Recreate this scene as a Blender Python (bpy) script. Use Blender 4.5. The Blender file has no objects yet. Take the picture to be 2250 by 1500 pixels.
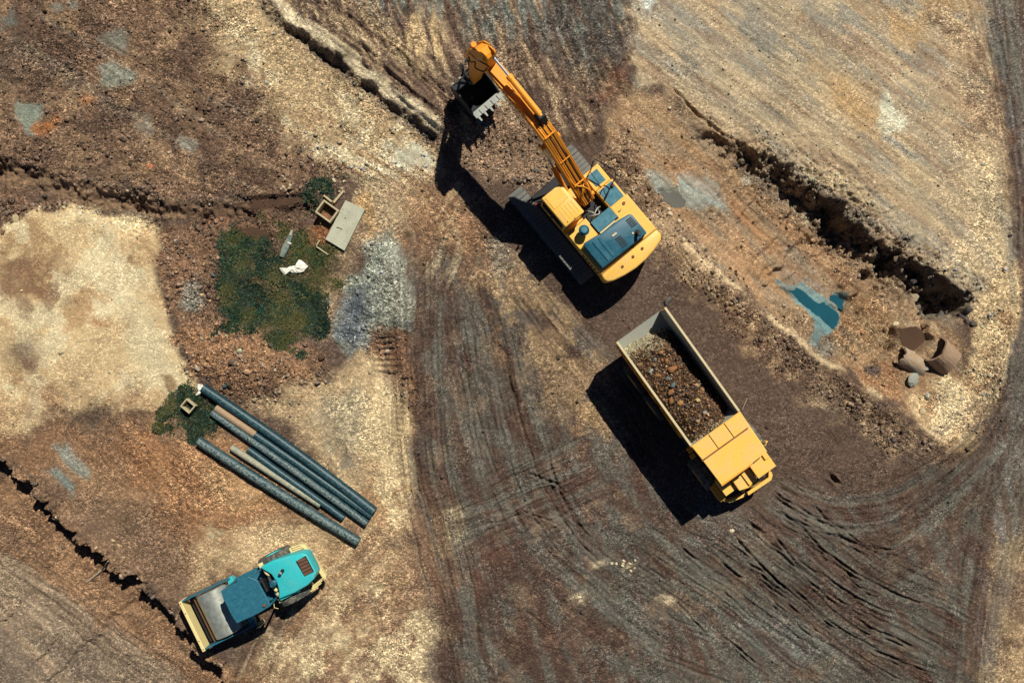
import bpy, bmesh, math, random
import numpy as np
from mathutils import Vector, Matrix, Euler

# ------------------------------------------------------------------ camera, light
random.seed(7)
RNG = np.random.default_rng(11)
scene = bpy.context.scene
COL = scene.collection
CAM_H = 45.0            # drone height in metres
PPM = 45.0              # photograph pixels per metre on the ground

cam_d = bpy.data.cameras.new("camera")
cam_d.sensor_width = 36.0
cam_d.lens = 18.0 / (25.0 / CAM_H)
cam_d.clip_end = 2000.0
cam = bpy.data.objects.new("camera", cam_d)
cam.location = (0, 0, CAM_H)
COL.objects.link(cam)
scene.camera = cam

SUN_EL, SUN_AZ = math.radians(51), math.radians(25.5)   # azimuth clockwise from +Y
world = bpy.data.worlds.new("World")
scene.world = world
world.use_nodes = True
wn = world.node_tree
sky = wn.nodes.new('ShaderNodeTexSky')
sky.sky_type = 'NISHITA'
sky.sun_disc = False
sky.sun_elevation = SUN_EL
sky.sun_rotation = SUN_AZ
sky.altitude = 2500.0
sky.air_density = 0.55
sky.dust_density = 0.05
sky.ozone_density = 4.0
bg = wn.nodes['Background']
bg.inputs[1].default_value = 0.05
wn.links.new(sky.outputs[0], bg.inputs[0])

sun_d = bpy.data.lights.new("sun", 'SUN')
sun_d.energy = 5.0
sun_d.angle = math.radians(0.5)
sun_d.color = (1.0, 0.95, 0.84)
sun = bpy.data.objects.new("sun", sun_d)
sun.rotation_euler = (math.pi / 2 - SUN_EL, 0, math.pi - SUN_AZ)
sdir = Vector((math.sin(SUN_AZ) * math.cos(SUN_EL), math.cos(SUN_AZ) * math.cos(SUN_EL), math.sin(SUN_EL)))
sun.rotation_euler = sdir.to_track_quat('Z', 'Y').to_euler()
sun.location = sdir * 60
COL.objects.link(sun)

vs = scene.view_settings
vs.view_transform = 'Standard'
vs.look = 'None'
vs.exposure = 0.08
vs.gamma = 1.0
vs.use_curve_mapping = False

# ------------------------------------------------------------------ helpers: materials
def lin(c):
    c = np.asarray(c, float) / 255.0
    return np.where(c <= 0.04045, c / 12.92, ((c + 0.055) / 1.055) ** 2.4)

def nmat(name):
    m = bpy.data.materials.new(name)
    m.use_nodes = True
    nt = m.node_tree
    return m, nt, nt.nodes['Principled BSDF']

def paint(name, col, rough=0.5, dust=(0.30, 0.24, 0.16), amt=0.35, scale=3.0, metal=0.0, bump=0.05, spec=0.35, topdust=0.0):
    """painted or bare surface with worn, dusty patches; topdust = dust settled on faces that look up"""
    m, nt, p = nmat(name)
    N, L = nt.nodes, nt.links
    tc = N.new('ShaderNodeTexCoord')
    n1 = N.new('ShaderNodeTexNoise'); n1.inputs['Scale'].default_value = scale
    n1.inputs['Detail'].default_value = 8; n1.inputs['Roughness'].default_value = 0.7
    L.new(tc.outputs['Object'], n1.inputs['Vector'])
    r1 = N.new('ShaderNodeMapRange')
    r1.inputs['From Min'].default_value = 0.42; r1.inputs['From Max'].default_value = 0.72
    r1.inputs['To Min'].default_value = 0.0; r1.inputs['To Max'].default_value = amt
    L.new(n1.outputs['Fac'], r1.inputs['Value'])
    fac = r1.outputs['Result']
    if topdust > 0:
        g = N.new('ShaderNodeNewGeometry')
        s = N.new('ShaderNodeSeparateXYZ'); L.new(g.outputs['Normal'], s.inputs[0])
        r2 = N.new('ShaderNodeMapRange'); r2.inputs['From Min'].default_value = 0.55; r2.inputs['From Max'].default_value = 1.0
        r2.inputs['To Max'].default_value = topdust
        L.new(s.outputs['Z'], r2.inputs['Value'])
        n3 = N.new('ShaderNodeTexNoise'); n3.inputs['Scale'].default_value = scale * 4; n3.inputs['Detail'].default_value = 6
        L.new(tc.outputs['Object'], n3.inputs['Vector'])
        mu = N.new('ShaderNodeMath'); mu.operation = 'MULTIPLY'
        r4 = N.new('ShaderNodeMapRange'); r4.inputs['From Min'].default_value = 0.38; r4.inputs['From Max'].default_value = 0.62
        L.new(n3.outputs['Fac'], r4.inputs['Value'])
        L.new(r2.outputs['Result'], mu.inputs[0]); L.new(r4.outputs['Result'], mu.inputs[1])
        mx2 = N.new('ShaderNodeMath'); mx2.operation = 'MAXIMUM'
        L.new(fac, mx2.inputs[0]); L.new(mu.outputs[0], mx2.inputs[1])
        fac = mx2.outputs[0]
    mx = N.new('ShaderNodeMix'); mx.data_type = 'RGBA'
    mx.inputs[6].default_value = (*col, 1); mx.inputs[7].default_value = (*dust, 1)
    L.new(fac, mx.inputs[0])
    n2 = N.new('ShaderNodeTexNoise'); n2.inputs['Scale'].default_value = scale * 9
    n2.inputs['Detail'].default_value = 4
    L.new(tc.outputs['Object'], n2.inputs['Vector'])
    hv = N.new('ShaderNodeHueSaturation')
    r3 = N.new('ShaderNodeMapRange'); r3.inputs['To Min'].default_value = 0.82; r3.inputs['To Max'].default_value = 1.15
    L.new(n2.outputs['Fac'], r3.inputs['Value'])
    L.new(r3.outputs['Result'], hv.inputs['Value'])
    L.new(mx.outputs[2], hv.inputs['Color'])
    L.new(hv.outputs['Color'], p.inputs['Base Color'])
    p.inputs['Roughness'].default_value = rough
    p.inputs['Metallic'].default_value = metal
    p.inputs['Specular IOR Level'].default_value = spec
    if bump > 0:
        b = N.new('ShaderNodeBump'); b.inputs['Strength'].default_value = bump; b.inputs['Distance'].default_value = 0.02
        L.new(n2.outputs['Fac'], b.inputs['Height'])
        L.new(b.outputs['Normal'], p.inputs['Normal'])
    return m

M = {}
M['exc'] = paint('excavator_yellow_paint', (0.88, 0.50, 0.085), 0.42, amt=0.55, dust=(.66, .48, .22), scale=1.6, bump=.12)
M['boom'] = paint('boom_orange_paint', (0.90, 0.345, 0.020), 0.42, amt=0.5, dust=(.62, .34, .09), scale=2.2, bump=.12)
M['truck'] = paint('truck_yellow_paint', (0.88, 0.51, 0.095), 0.45, amt=0.65, dust=(.64, .48, .24), scale=1.4, bump=.12)
M['truckdeep'] = paint('truck_amber_paint', (0.84, 0.37, 0.03), 0.45, amt=0.55, dust=(.46, .29, .10), scale=1.8)
M['rim'] = paint('worn_bed_rim_steel', (0.62, 0.52, 0.30), 0.6, amt=0.5, dust=(.45, .40, .28))
M['bed'] = paint('worn_bed_steel', (0.34, 0.36, 0.31), 0.6, amt=0.7, dust=(.40, .36, .27), scale=2.0)
M['teal'] = paint('dark_teal_plate', (0.008, 0.085, 0.135), 0.45, amt=0.5, dust=(.07, .19, .23), scale=1.8)
M['tread'] = paint('worn_teal_tread_plate', (0.030, 0.15, 0.21), 0.6, amt=0.7, dust=(.12, .27, .32), scale=5)
M['black'] = paint('black_steel', (0.010, 0.011, 0.014), 0.6, amt=0.1, dust=(.06, .05, .04))
M['hose'] = paint('black_rubber_hose', (0.012, 0.012, 0.014), 0.7, amt=0.1, bump=0)
M['pale'] = paint('pale_hose', (0.55, 0.53, 0.46), 0.6, amt=0.2, bump=0)
M['steel'] = paint('bare_steel', (0.30, 0.34, 0.33), 0.55, amt=0.5, dust=(.22, .20, .16), metal=0.2)
M['bucket'] = paint('bucket_worn_steel', (0.03, 0.035, 0.04), 0.6, amt=0.4, dust=(.07, .065, .055))  # base colour darkened to carry the shade inside the bucket
M['lip'] = paint('polished_lip_steel', (0.36, 0.38, 0.34), 0.5, amt=0.4, dust=(.2, .2, .17))
M['chrome'] = paint('chromed_rod', (0.55, 0.6, 0.62), 0.22, amt=0.05, metal=0.7, bump=0)
M['rubber'] = paint('tyre_rubber', (0.018, 0.024, 0.028), 0.8, amt=0.7, dust=(.13, .115, .085), scale=4)
M['dustyrubber'] = paint('dusty_tyre_rubber', (0.05, 0.055, 0.05), 0.85, amt=0.9, dust=(.28, .25, .18), scale=4)
M['track'] = paint('track_shoe_steel', (0.17, 0.18, 0.17), 0.6, amt=0.6, dust=(.28, .25, .19), scale=6)
M['cyan'] = paint('roller_turquoise_paint', (0.025, 0.47, 0.50), 0.42, amt=0.4, dust=(.16, .42, .40), scale=1.8, bump=.1)
M['rteal'] = paint('roller_canopy_teal', (0.012, 0.105, 0.165), 0.45, amt=0.7, dust=(.06, .20, .25), scale=4, topdust=.35)
M['cream'] = paint('cream_yellow_paint', (0.78, 0.64, 0.29), 0.5, amt=0.25, dust=(.55, .46, .25))
M['drum'] = paint('worn_drum_steel', (0.44, 0.47, 0.42), 0.42, amt=0.85, dust=(.21, .20, .165), metal=0.5, scale=4)
M['rust'] = paint('rusty_grille', (0.12, 0.055, 0.03), 0.7, amt=0.6, dust=(.22, .12, .07), scale=8)
M['red'] = paint('red_lens', (0.35, 0.03, 0.02), 0.3, amt=0.1, bump=0)
M['bolt'] = paint('rusty_bolt', (0.20, 0.06, 0.015), 0.6, amt=0.3, bump=0)
M['glass'] = paint('dark_cab_glass', (0.006, 0.008, 0.012), 0.08, amt=0.05, bump=0, spec=0.5)
M['pipe'] = paint('dusty_teal_pipe', (0.005, 0.028, 0.040), 0.45, amt=0.4, dust=(.06, .14, .155), scale=3, topdust=0.7)
M['pipegrey'] = paint('dusty_grey_pipe', (0.007, 0.038, 0.052), 0.55, amt=0.5, dust=(.20, .25, .225), scale=3, topdust=0.95)
M['pipepale'] = paint('pale_clay_pipe', (0.20, 0.24, 0.20), 0.65, amt=0.7, dust=(.46, .38, .24), scale=2.0, topdust=0.8)
M['piperust'] = paint('rust_stained_pipe', (0.34, 0.24, 0.15), 0.65, amt=0.7, dust=(.28, .15, .07), scale=6)
M['bore'] = paint('pipe_bore', (0.012, 0.02, 0.022), 0.8, amt=0.2)
M['concrete'] = paint('pale_concrete', (0.46, 0.46, 0.35), 0.85, amt=0.8, dust=(.33, .32, .24), scale=2.2, bump=0.25, spec=0.1)
M['oldconc'] = paint('yellowed_concrete', (0.50, 0.42, 0.26), 0.85, amt=0.7, dust=(.30, .25, .16), scale=4, bump=0.3, spec=0.1)
M['brownconc'] = paint('rust_stained_concrete', (0.36, 0.24, 0.14), 0.9, amt=0.8, dust=(.34, .36, .32), scale=1.3, bump=0.4, spec=0.1)
M['brownconc2'] = paint('brown_stained_concrete', (0.30, 0.20, 0.13), 0.9, amt=0.7, dust=(.38, .27, .18), scale=1.6, bump=0.4, spec=0.1)
M['inner'] = paint('dark_pit_lining', (0.05, 0.045, 0.04), 0.9, amt=0.4)
M['white'] = paint('white_plastic_sheet', (0.82, 0.80, 0.68), 0.55, amt=0.15, dust=(.5, .48, .38))
M['wood'] = paint('grey_weathered_wood', (0.34, 0.28, 0.20), 0.8, amt=0.5, dust=(.2, .17, .13), scale=5)
M['moss'] = paint('mossy_concrete', (0.24, 0.26, 0.21), 0.9, amt=1.0, dust=(.03, .12, .11), scale=5, bump=0.6)

# ------------------------------------------------------------------ helpers: meshes
def link(o, parent=None):
    COL.objects.link(o)
    if parent is not None:
        o.parent = parent
    return o

def obj(name, bm, mat, parent=None, smooth=False):
    me = bpy.data.meshes.new(name)
    bmesh.ops.recalc_face_normals(bm, faces=bm.faces)
    bm.to_mesh(me); bm.free()
    if smooth:
        me.polygons.foreach_set('use_smooth', [True] * len(me.polygons))
        try:
            me.set_sharp_from_angle(angle=math.radians(40))
        except Exception:
            pass
    me.materials.append(M[mat] if isinstance(mat, str) else mat)
    return link(bpy.data.objects.new(name, me), parent)

def thing(name, label, cat, loc=(0, 0, 0), rotz=0, group=None):
    o = bpy.data.objects.new(name, None)
    o.empty_display_size = 0.3
    o.location = loc; o.rotation_euler = (0, 0, rotz)
    return tag(link(o), label, cat, group)

def tag(o, label, cat=None, group=None, kind=None):
    o['label'] = label
    if cat: o['category'] = cat
    if group: o['group'] = group
    if kind: o['kind'] = kind
    return o

def merge(bm, tmp):
    me = bpy.data.meshes.new('tmp')
    tmp.to_mesh(me); tmp.free()
    bm.from_mesh(me)
    bpy.data.meshes.remove(me)
    return bm

def nb():
    return bmesh.new()

def prism(pts, a0, a1, axis='z', bevel=0.0, seg=2, bm=None):
    """polygon extruded along an axis; pts are (x,y) for z, (y,z) for x, (x,z) for y"""
    t = bmesh.new()
    def P(p, a):
        return (p[0], p[1], a) if axis == 'z' else (a, p[0], p[1]) if axis == 'x' else (p[0], a, p[1])
    lo = [t.verts.new(P(p, a0)) for p in pts]
    hi = [t.verts.new(P(p, a1)) for p in pts]
    t.faces.new(lo); t.faces.new(hi)
    n = len(pts)
    for i in range(n):
        t.faces.new((lo[i], lo[(i + 1) % n], hi[(i + 1) % n], hi[i]))
    bmesh.ops.recalc_face_normals(t, faces=t.faces)
    if bevel > 0:
        bmesh.ops.bevel(t, geom=t.edges[:], offset=bevel, segments=seg, profile=0.5, affect='EDGES', clamp_overlap=True)
    return merge(bm if bm is not None else bmesh.new(), t)

def box(x0, x1, y0, y1, z0, z1, bevel=0.0, bm=None, seg=2):
    return prism([(x0, y0), (x1, y0), (x1, y1), (x0, y1)], z0, z1, 'z', bevel, seg, bm)

def tube(pts, r, seg=10, bm=None, cap=True, r1=None):
    """tube along a polyline"""
    bm = bm if bm is not None else bmesh.new()
    pts = [Vector(p) for p in pts]
    rings = []
    n = len(pts)
    for i, p in enumerate(pts):
        d = (pts[min(i + 1, n - 1)] - pts[max(i - 1, 0)]).normalized()
        ref = Vector((0, 0, 1)) if abs(d.z) < 0.9 else Vector((0, 1, 0))
        a = d.cross(ref).normalized(); b = d.cross(a).normalized()
        rr = r if r1 is None else r + (r1 - r) * i / (n - 1)
        rings.append([bm.verts.new(p + (a * math.cos(2 * math.pi * k / seg) + b * math.sin(2 * math.pi * k / seg)) * rr) for k in range(seg)])
    for i in range(n - 1):
        for k in range(seg):
            bm.faces.new((rings[i][k], rings[i][(k + 1) % seg], rings[i + 1][(k + 1) % seg], rings[i + 1][k]))
    if cap:
        bm.faces.new(rings[0]); bm.faces.new(rings[-1])
    return bm

def lathe(profile, axis_p, axis_d, seg=24, bm=None):
    """profile = [(along, radius)] closed loop turned about an axis"""
    bm = bm if bm is not None else bmesh.new()
    d = Vector(axis_d).normalized(); p0 = Vector(axis_p)
    ref = Vector((0, 0, 1)) if abs(d.z) < 0.9 else Vector((0, 1, 0))
    a = d.cross(ref).normalized(); b = d.cross(a).normalized()
    rings = []
    for (t, r) in profile:
        if r < 1e-5:
            rings.append([bm.verts.new(p0 + d * t)])
        else:
            rings.append([bm.verts.new(p0 + d * t + (a * math.cos(2 * math.pi * k / seg) + b * math.sin(2 * math.pi * k / seg)) * r) for k in range(seg)])
    for i in range(len(rings) - 1):
        A, B = rings[i], rings[i + 1]
        for k in range(seg):
            k2 = (k + 1) % seg
            if len(A) == 1 and len(B) == 1: continue
            if len(A) == 1: bm.faces.new((A[0], B[k], B[k2]))
            elif len(B) == 1: bm.faces.new((A[k], A[k2], B[0]))
            else: bm.faces.new((A[k], A[k2], B[k2], B[k]))
    return bm

def shift(bm, fn):
    for v in bm.verts:
        v.co = fn(v.co)
    return bm

def copy_part(src, parent, loc=None, rot=None):
    c = src.copy(); COL.objects.link(c); c.parent = parent
    if loc is not None: c.location = loc
    if rot is not None: c.rotation_euler = rot
    return c

# ------------------------------------------------------------------ numpy noise and masks
_tabs = {}
def vnoise(x, y, seed=0):
    if seed not in _tabs:
        _tabs[seed] = np.random.default_rng(1000 + seed).random((256, 256)).astype(np.float32)
    T = _tabs[seed]
    xf = np.floor(x); yf = np.floor(y)
    fx = (x - xf).astype(np.float32); fy = (y - yf).astype(np.float32)
    ix = xf.astype(np.int64) & 255; iy = yf.astype(np.int64) & 255
    ix1 = (ix + 1) & 255; iy1 = (iy + 1) & 255
    fx = fx * fx * fx * (fx * (fx * 6 - 15) + 10); fy = fy * fy * fy * (fy * (fy * 6 - 15) + 10)
    a = T[iy, ix]; b = T[iy, ix1]; c = T[iy1, ix]; d = T[iy1, ix1]
    return (a + (b - a) * fx) * (1 - fy) + (c + (d - c) * fx) * fy

def fbm(x, y, seed=0, oct=5, gain=0.5):
    """about -1..1"""
    s = 0; amp = 1; tot = 0
    for o in range(oct):
        ca, sa = math.cos(o * 0.7 + seed), math.sin(o * 0.7 + seed)
        s = s + amp * (vnoise((x * ca - y * sa) * 2 ** o + 17.3 * o, (x * sa + y * ca) * 2 ** o + 5.1 * o, seed + o) - 0.5)
        tot += amp; amp *= gain
    return s * 2.0 / tot * 1.6

def sstep(a, b, x):
    t = np.clip((x - a) / (b - a), 0, 1)
    return t * t * (3 - 2 * t)

# terrain grid: fine where the drone looks, growing coarser out to the horizon
STEP = 0.055
def axis_coords(half):
    f = np.arange(-half, half + 1e-6, STEP)
    out = []; d = STEP; p = half
    while p < 700:
        d *= 1.22; p += d; out.append(p)
    o = np.array(out)
    return np.concatenate([-o[::-1], f, o]), len(out)
XS, NXo = axis_coords(27.0)
YS, NYo = axis_coords(18.6)
X, Y = np.meshgrid(XS, YS)
X = X.astype(np.float32); Y = Y.astype(np.float32)
PX = 1125 + X * PPM           # ground plan in "plan pixels": 45 per metre, y down
PY = 750 - Y * PPM
W1 = fbm(X / 3.0, Y / 3.0, 1, 5)
W2 = fbm(X / 3.0 + 9, Y / 3.0 - 4, 2, 5)
W3 = fbm(X / 0.8, Y / 0.8, 3, 4)
W4 = fbm(X / 0.8 + 5, Y / 0.8, 4, 4)
Z = np.zeros_like(X)
GRIT = np.full_like(X, 0.55)
WET = np.zeros_like(X)
DENS = np.full_like(X, 0.05)      # stone density
C = np.zeros(X.shape + (3,), np.float32)

def smooth_line(pts, n=14, closed=False):
    P = np.array(pts, float)
    if len(P) < 3: 
        t = np.linspace(0, 1, n)[:, None]
        return P[0] * (1 - t) + P[-1] * t
    Q = np.vstack([2 * P[0] - P[1], P, 2 * P[-1] - P[-2]])
    out = []
    for i in range(1, len(Q) - 2):
        p0, p1, p2, p3 = Q[i - 1], Q[i], Q[i + 1], Q[i + 2]
        for t in np.linspace(0, 1, n, endpoint=False):
            out.append(0.5 * ((2 * p1) + (-p0 + p2) * t + (2 * p0 - 5 * p1 + 4 * p2 - p3) * t * t + (-p0 + 3 * p1 - 3 * p2 + p3) * t ** 3))
    out.append(P[-1])
    return np.array(out)

def crop(x0, x1, y0, y1):
    xa = (x0 - 1125) / PPM; xb = (x1 - 1125) / PPM
    ya = (750 - y1) / PPM; yb = (750 - y0) / PPM
    i0, i1 = np.searchsorted(XS, xa), np.searchsorted(XS, xb)
    j0, j1 = np.searchsorted(YS, ya), np.searchsorted(YS, yb)
    return (slice(max(j0, 0), max(j1, j0 + 1)), slice(max(i0, 0), max(i1, i0 + 1)))

def poly(pts, soft=12, warp=14, fine=5, mott=0.0):
    """soft irregular patch -> (slice, mask)"""
    P = np.array(pts, float)
    m = soft + warp * 2 + fine * 2 + 6
    sl = crop(P[:, 0].min() - m, P[:, 0].max() + m, P[:, 1].min() - m, P[:, 1].max() + m)
    x = PX[sl] + warp * W1[sl] + fine * W3[sl]; y = PY[sl] + warp * W2[sl] + fine * W4[sl]
    d = np.full(x.shape, 1e9, np.float32); inside = np.zeros(x.shape, bool)
    n = len(P)
    for i in range(n):
        a = P[i]; b = P[(i + 1) % n]
        e = b - a
        t = np.clip(((x - a[0]) * e[0] + (y - a[1]) * e[1]) / (e @ e + 1e-9), 0, 1)
        d = np.minimum(d, (x - a[0] - t * e[0]) ** 2 + (y - a[1] - t * e[1]) ** 2)
        c1 = (a[1] <= y) & (b[1] > y); c2 = (b[1] <= y) & (a[1] > y)
        cr = e[0] * (y - a[1]) - (x - a[0]) * e[1]
        inside ^= (c1 & (cr > 0)) | (c2 & (cr < 0))
    d = np.sqrt(d); d = np.where(inside, d, -d)
    if mott:
        d = d + (soft * .7 + 4) * W3[sl] * mott
    return sl, sstep(-soft, soft, d)

def line(pts, reach, warp=0, fine=0):
    """distance field to a path -> (slice, signed distance (+ = right of travel, image y down), arclength, total)"""
    P = np.array(pts, float)
    m = reach + warp * 2 + fine * 2
    sl = crop(P[:, 0].min() - m, P[:, 0].max() + m, P[:, 1].min() - m, P[:, 1].max() + m)
    x = PX[sl] + warp * W1[sl] + fine * W3[sl]; y = PY[sl] + warp * W2[sl] + fine * W4[sl]
    best = np.full(x.shape, 1e9, np.float32); sg = np.zeros(x.shape, np.float32); ss = np.zeros(x.shape, np.float32)
    s0 = 0.0
    for i in range(len(P) - 1):
        a = P[i]; e = P[i + 1] - a; L = math.hypot(*e)
        if L < 1e-6: continue
        # limit work to the neighbourhood of this segment
        t = np.clip(((x - a[0]) * e[0] + (y - a[1]) * e[1]) / (L * L), 0, 1)
        dx = x - a[0] - t * e[0]; dy = y - a[1] - t * e[1]
        d = dx * dx + dy * dy
        k = d < best
        best = np.where(k, d, best)
        sg = np.where(k, np.sign(e[0] * (y - a[1]) - e[1] * (x - a[0])), sg)
        ss = np.where(k, s0 + t * L, ss)
        s0 += L
    return sl, np.sqrt(best) * sg, ss, s0

def tint(sl, mask, col, k=1.0):
    c = lin(col).astype(np.float32) / 1.12
    m = (mask * k)[..., None]
    C[sl] = C[sl] * (1 - m) + c * m

def put(sl, mask, A, val):
    A[sl] = A[sl] * (1 - mask) + val * mask

# ------------------------------------------------------------------ ground: soils
C[:] = lin((98, 79, 66)) / 1.12
def zone(pts, col, k=1.0, soft=16, warp=20, fine=8, grit=None, dens=None, streak=None, z=None):
    sl, m = poly(pts, soft * 1.25, warp, fine, .9)
    if streak is not None:                       # (angle in image degrees, length px, width px, threshold, seed)
        a, ln, wd, th, sd = streak
        ca, sa = math.cos(math.radians(a)), math.sin(math.radians(a))
        u = PX[sl] * ca + PY[sl] * sa; v = -PX[sl] * sa + PY[sl] * ca
        n = fbm(u / ln, v / wd, sd, 4)
        m = m * sstep(th - 0.22, th + 0.22, n)
    tint(sl, m, col, k)
    if grit is not None: put(sl, m, GRIT, grit)
    if dens is not None: put(sl, m, DENS, dens)
    if z is not None: Z[sl] += m * z
    return sl, m

def patches(pts, col, scale, th, seed, k=0.8, soft=30, sharp=0.25):
    """blotches of another soil inside a region"""
    sl, m = poly(pts, soft, 18, 6, .8)
    n = fbm(X[sl] / scale, Y[sl] / scale, seed, 6, .62)
    tint(sl, m * sstep(th - sharp, th + sharp, n), col, k)

FULL = [(-1500, -1200), (3700, -1200), (3700, 2700), (-1500, 2700)]
# broad soils -------------------------------------------------------
NWZ = [(-400, -400), (640, -400), (660, 40), (780, 150), (970, 300), (960, 420), (820, 400), (640, 420), (480, 435), (300, 415), (120, 385), (-400, 345)]
zone(NWZ, (126, 98, 74), grit=.95, dens=.45)
patches(NWZ, (96, 74, 60), 1.6, .1, 20, .7)
patches(NWZ, (160, 128, 92), 1.1, .35, 21, .6)
zone([(470, -60), (600, -60), (700, 90), (820, 200), (960, 310), (950, 420), (850, 480), (800, 400), (720, 330), (640, 260), (560, 170), (470, 120)], (190, 162, 116), .85, 40, 30, grit=.9, dens=.25)
patches([(480, 20), (960, 300), (930, 420), (700, 330), (500, 160)], (216, 196, 152), .9, .25, 22, .75)
zone([(500, 100), (560, 70), (600, 90), (580, 130), (520, 130)], (168, 150, 120), .8, 14, streak=(-50, 60, 6, -.1, 30))
zone([(660, 300), (950, 330), (960, 400), (880, 420), (760, 380)], (226, 208, 166), .8, 18, streak=(28, 90, 8, -.1, 31))
zone([(860, 320), (910, 310), (955, 345), (940, 370), (870, 355)], (208, 206, 176), .9, 12, grit=.3)
for q, cc in [([(222, 150), (245, 138), (292, 160), (290, 176), (222, 182)], (144, 158, 142)), ([(44, 222), (98, 222), (96, 250), (84, 296), (68, 290), (46, 250)], (144, 160, 144)), ([(225, 90), (262, 66), (285, 80), (270, 112), (230, 112)], (118, 126, 114)), ([(120, 10), (140, 4), (150, 18), (132, 26)], (140, 146, 132)), ([(300, 250), (330, 245), (335, 300), (310, 312)], (140, 136, 120)), ([(395, 312), (428, 318), (424, 330), (398, 328)], (150, 155, 142)), ([(0, 30), (30, 10), (40, 50), (0, 70)], (110, 118, 110)), ([(150, 0), (172, -4), (170, 14), (152, 10)], (150, 160, 150))]:
    zone(q, cc, .7, 7, 7, 7, grit=.35, dens=.04)
zone([(92, 262), (130, 255), (138, 275), (108, 292), (86, 292)], (176, 108, 46), .85, 7, 5)
zone([(185, 215), (210, 208), (215, 225), (190, 232)], (176, 112, 50), .8, 7, 5)
zone([(318, 366), (338, 366), (335, 378), (320, 376)], (186, 96, 52), .8, 4, 3)
zone([(65, 400), (84, 400), (80, 428), (66, 420)], (180, 104, 60), .7, 6, 4)
zone([(606, 260), (640, 258), (650, 276), (622, 280)], (226, 206, 160), .9, 6, 6, grit=1)
zone([(-400, 40), (60, 60), (80, 180), (-400, 200)], (92, 78, 66), .5, 40)

# scraped mound at the top of the picture
MND = [(640, -400), (1360, -400), (1395, 40), (1408, 130), (1390, 190), (1320, 250), (1300, 300), (1200, 330), (1100, 300), (990, 290), (900, 215), (760, 105), (660, 20)]
zone(MND, (118, 94, 76), grit=.9, dens=.12, soft=9)
zone(MND, (84, 66, 58), .8, streak=(72, 60, 11, .05, 32))
zone(MND, (172, 146, 110), .75, streak=(66, 60, 9, .28, 33))
zone([(760, -400), (1390, -400), (1390, 40), (1370, 130), (1220, 120), (1000, 60), (800, 40)], (114, 120, 112), .8, 30, streak=(78, 70, 10, -.1, 34))
zone([(1180, -400), (1390, -400), (1405, 130), (1380, 170), (1300, 180), (1200, 100)], (82, 74, 68), .75, 26, streak=(60, 40, 14, -.2, 35))
zone([(895, 40), (960, 20), (985, 60), (975, 130), (930, 140), (880, 110)], (196, 166, 116), .8, 18, streak=(80, 90, 8, -.25, 36))
zone([(700, 10), (860, 60), (900, 150), (780, 110)], (186, 160, 116), .75, 26, streak=(48, 120, 9, 0, 37))
zone([(1340, 150), (1400, 150), (1390, 190), (1300, 240)], (120, 76, 56), .7, 12)
zone([(960, 270), (1180, 260), (1230, 400), (1180, 440), (1060, 380), (1000, 330)], (150, 120, 92), .8, 20, grit=1, dens=.8)

# right hand plateau
PLT = [(1370, -400), (2150, -400), (2175, 100), (2215, 330), (2235, 600), (2160, 690), (2120, 640), (2060, 590), (1980, 560), (1900, 500), (1840, 440), (1760, 390), (1640, 320), (1560, 270), (1480, 200), (1410, 190), (1405, 100)]
zone(PLT, (180, 158, 124), grit=.36, dens=.06, soft=8, warp=8)
zone(PLT, (150, 143, 126), .85, streak=(36, 150, 26, .12, 40))
zone(PLT, (200, 176, 134), .7, streak=(36, 120, 14, .2, 41))
zone(PLT, (160, 128, 96), .6, streak=(38, 110, 18, .25, 42))
for q in ([(1790, 150), (1920, 190), (1960, 260), (1930, 290), (1840, 240)], [(1930, 40), (2030, 60), (2040, 110), (1960, 90)], [(2060, -50), (2140, -20), (2140, 40), (2060, 20)]):
    zone(q, (198, 158, 98), .75, 24, 16)
for q in ([(1620, 0), (1660, 0), (1720, 70), (1715, 115), (1670, 100), (1640, 60)], [(1740, 0), (1790, 10), (1850, 50), (1840, 66), (1790, 50)], [(1500, 110), (1560, 130), (1560, 160), (1530, 150)]):
    zone(q, (124, 124, 116), .7, 20, 12)
zone([(2060, 60), (2190, 60), (2220, 330), (2235, 600), (2120, 600), (2100, 300)], (190, 160, 118), .6, 40, 26, grit=.8)
zone([(2140, 330), (2215, 330), (2235, 600), (2150, 640), (2110, 600)], (212, 186, 138), .7, 30, 20)
patches([(2060, 40), (2180, 40), (2215, 300), (2100, 320)], (134, 104, 80), .6, .25, 44, .7)
zone([(1932, 222), (1952, 214), (1975, 240), (1998, 262), (1990, 284), (1960, 290), (1942, 262)], (216, 214, 182), .92, 7, 6, grit=.4)
zone([(1405, -10), (1440, -10), (1430, 18), (1415, 12)], (214, 220, 206), .9, 5, 4)
zone([(1330, 240), (1470, 210), (1560, 300), (1640, 360), (1700, 470), (1600, 420), (1460, 370), (1380, 330)], (176, 146, 108), .8, 24)

# basin with puddles below the bank
BAS = [(1400, 195), (1480, 205), (1640, 335), (1760, 410), (1900, 530), (2060, 620), (2080, 720), (2120, 820), (2080, 930), (2010, 920), (1880, 840), (1740, 750), (1640, 660), (1560, 590), (1470, 480), (1390, 380), (1330, 300), (1330, 250)]
zone(BAS, (166, 132, 94), grit=.4, dens=.12)
zone([(1460, 300), (1640, 360), (1900, 560), (1880, 640), (1740, 600), (1560, 500)], (172, 132, 90), .7, 36, streak=(40, 170, 26, -.1, 45))
zone([(1560, 480), (1640, 440), (1760, 560), (1720, 620), (1600, 560)], (174, 130, 86), .6, 36)
zone(BAS, (146, 128, 104), .6, streak=(42, 140, 18, .2, 46))
zone([(1640, 335), (1760, 410), (1900, 530), (2040, 620), (2010, 690), (1850, 590), (1700, 480), (1600, 370)], (122, 92, 68), .7, 26, grit=.9, dens=.35)
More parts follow.
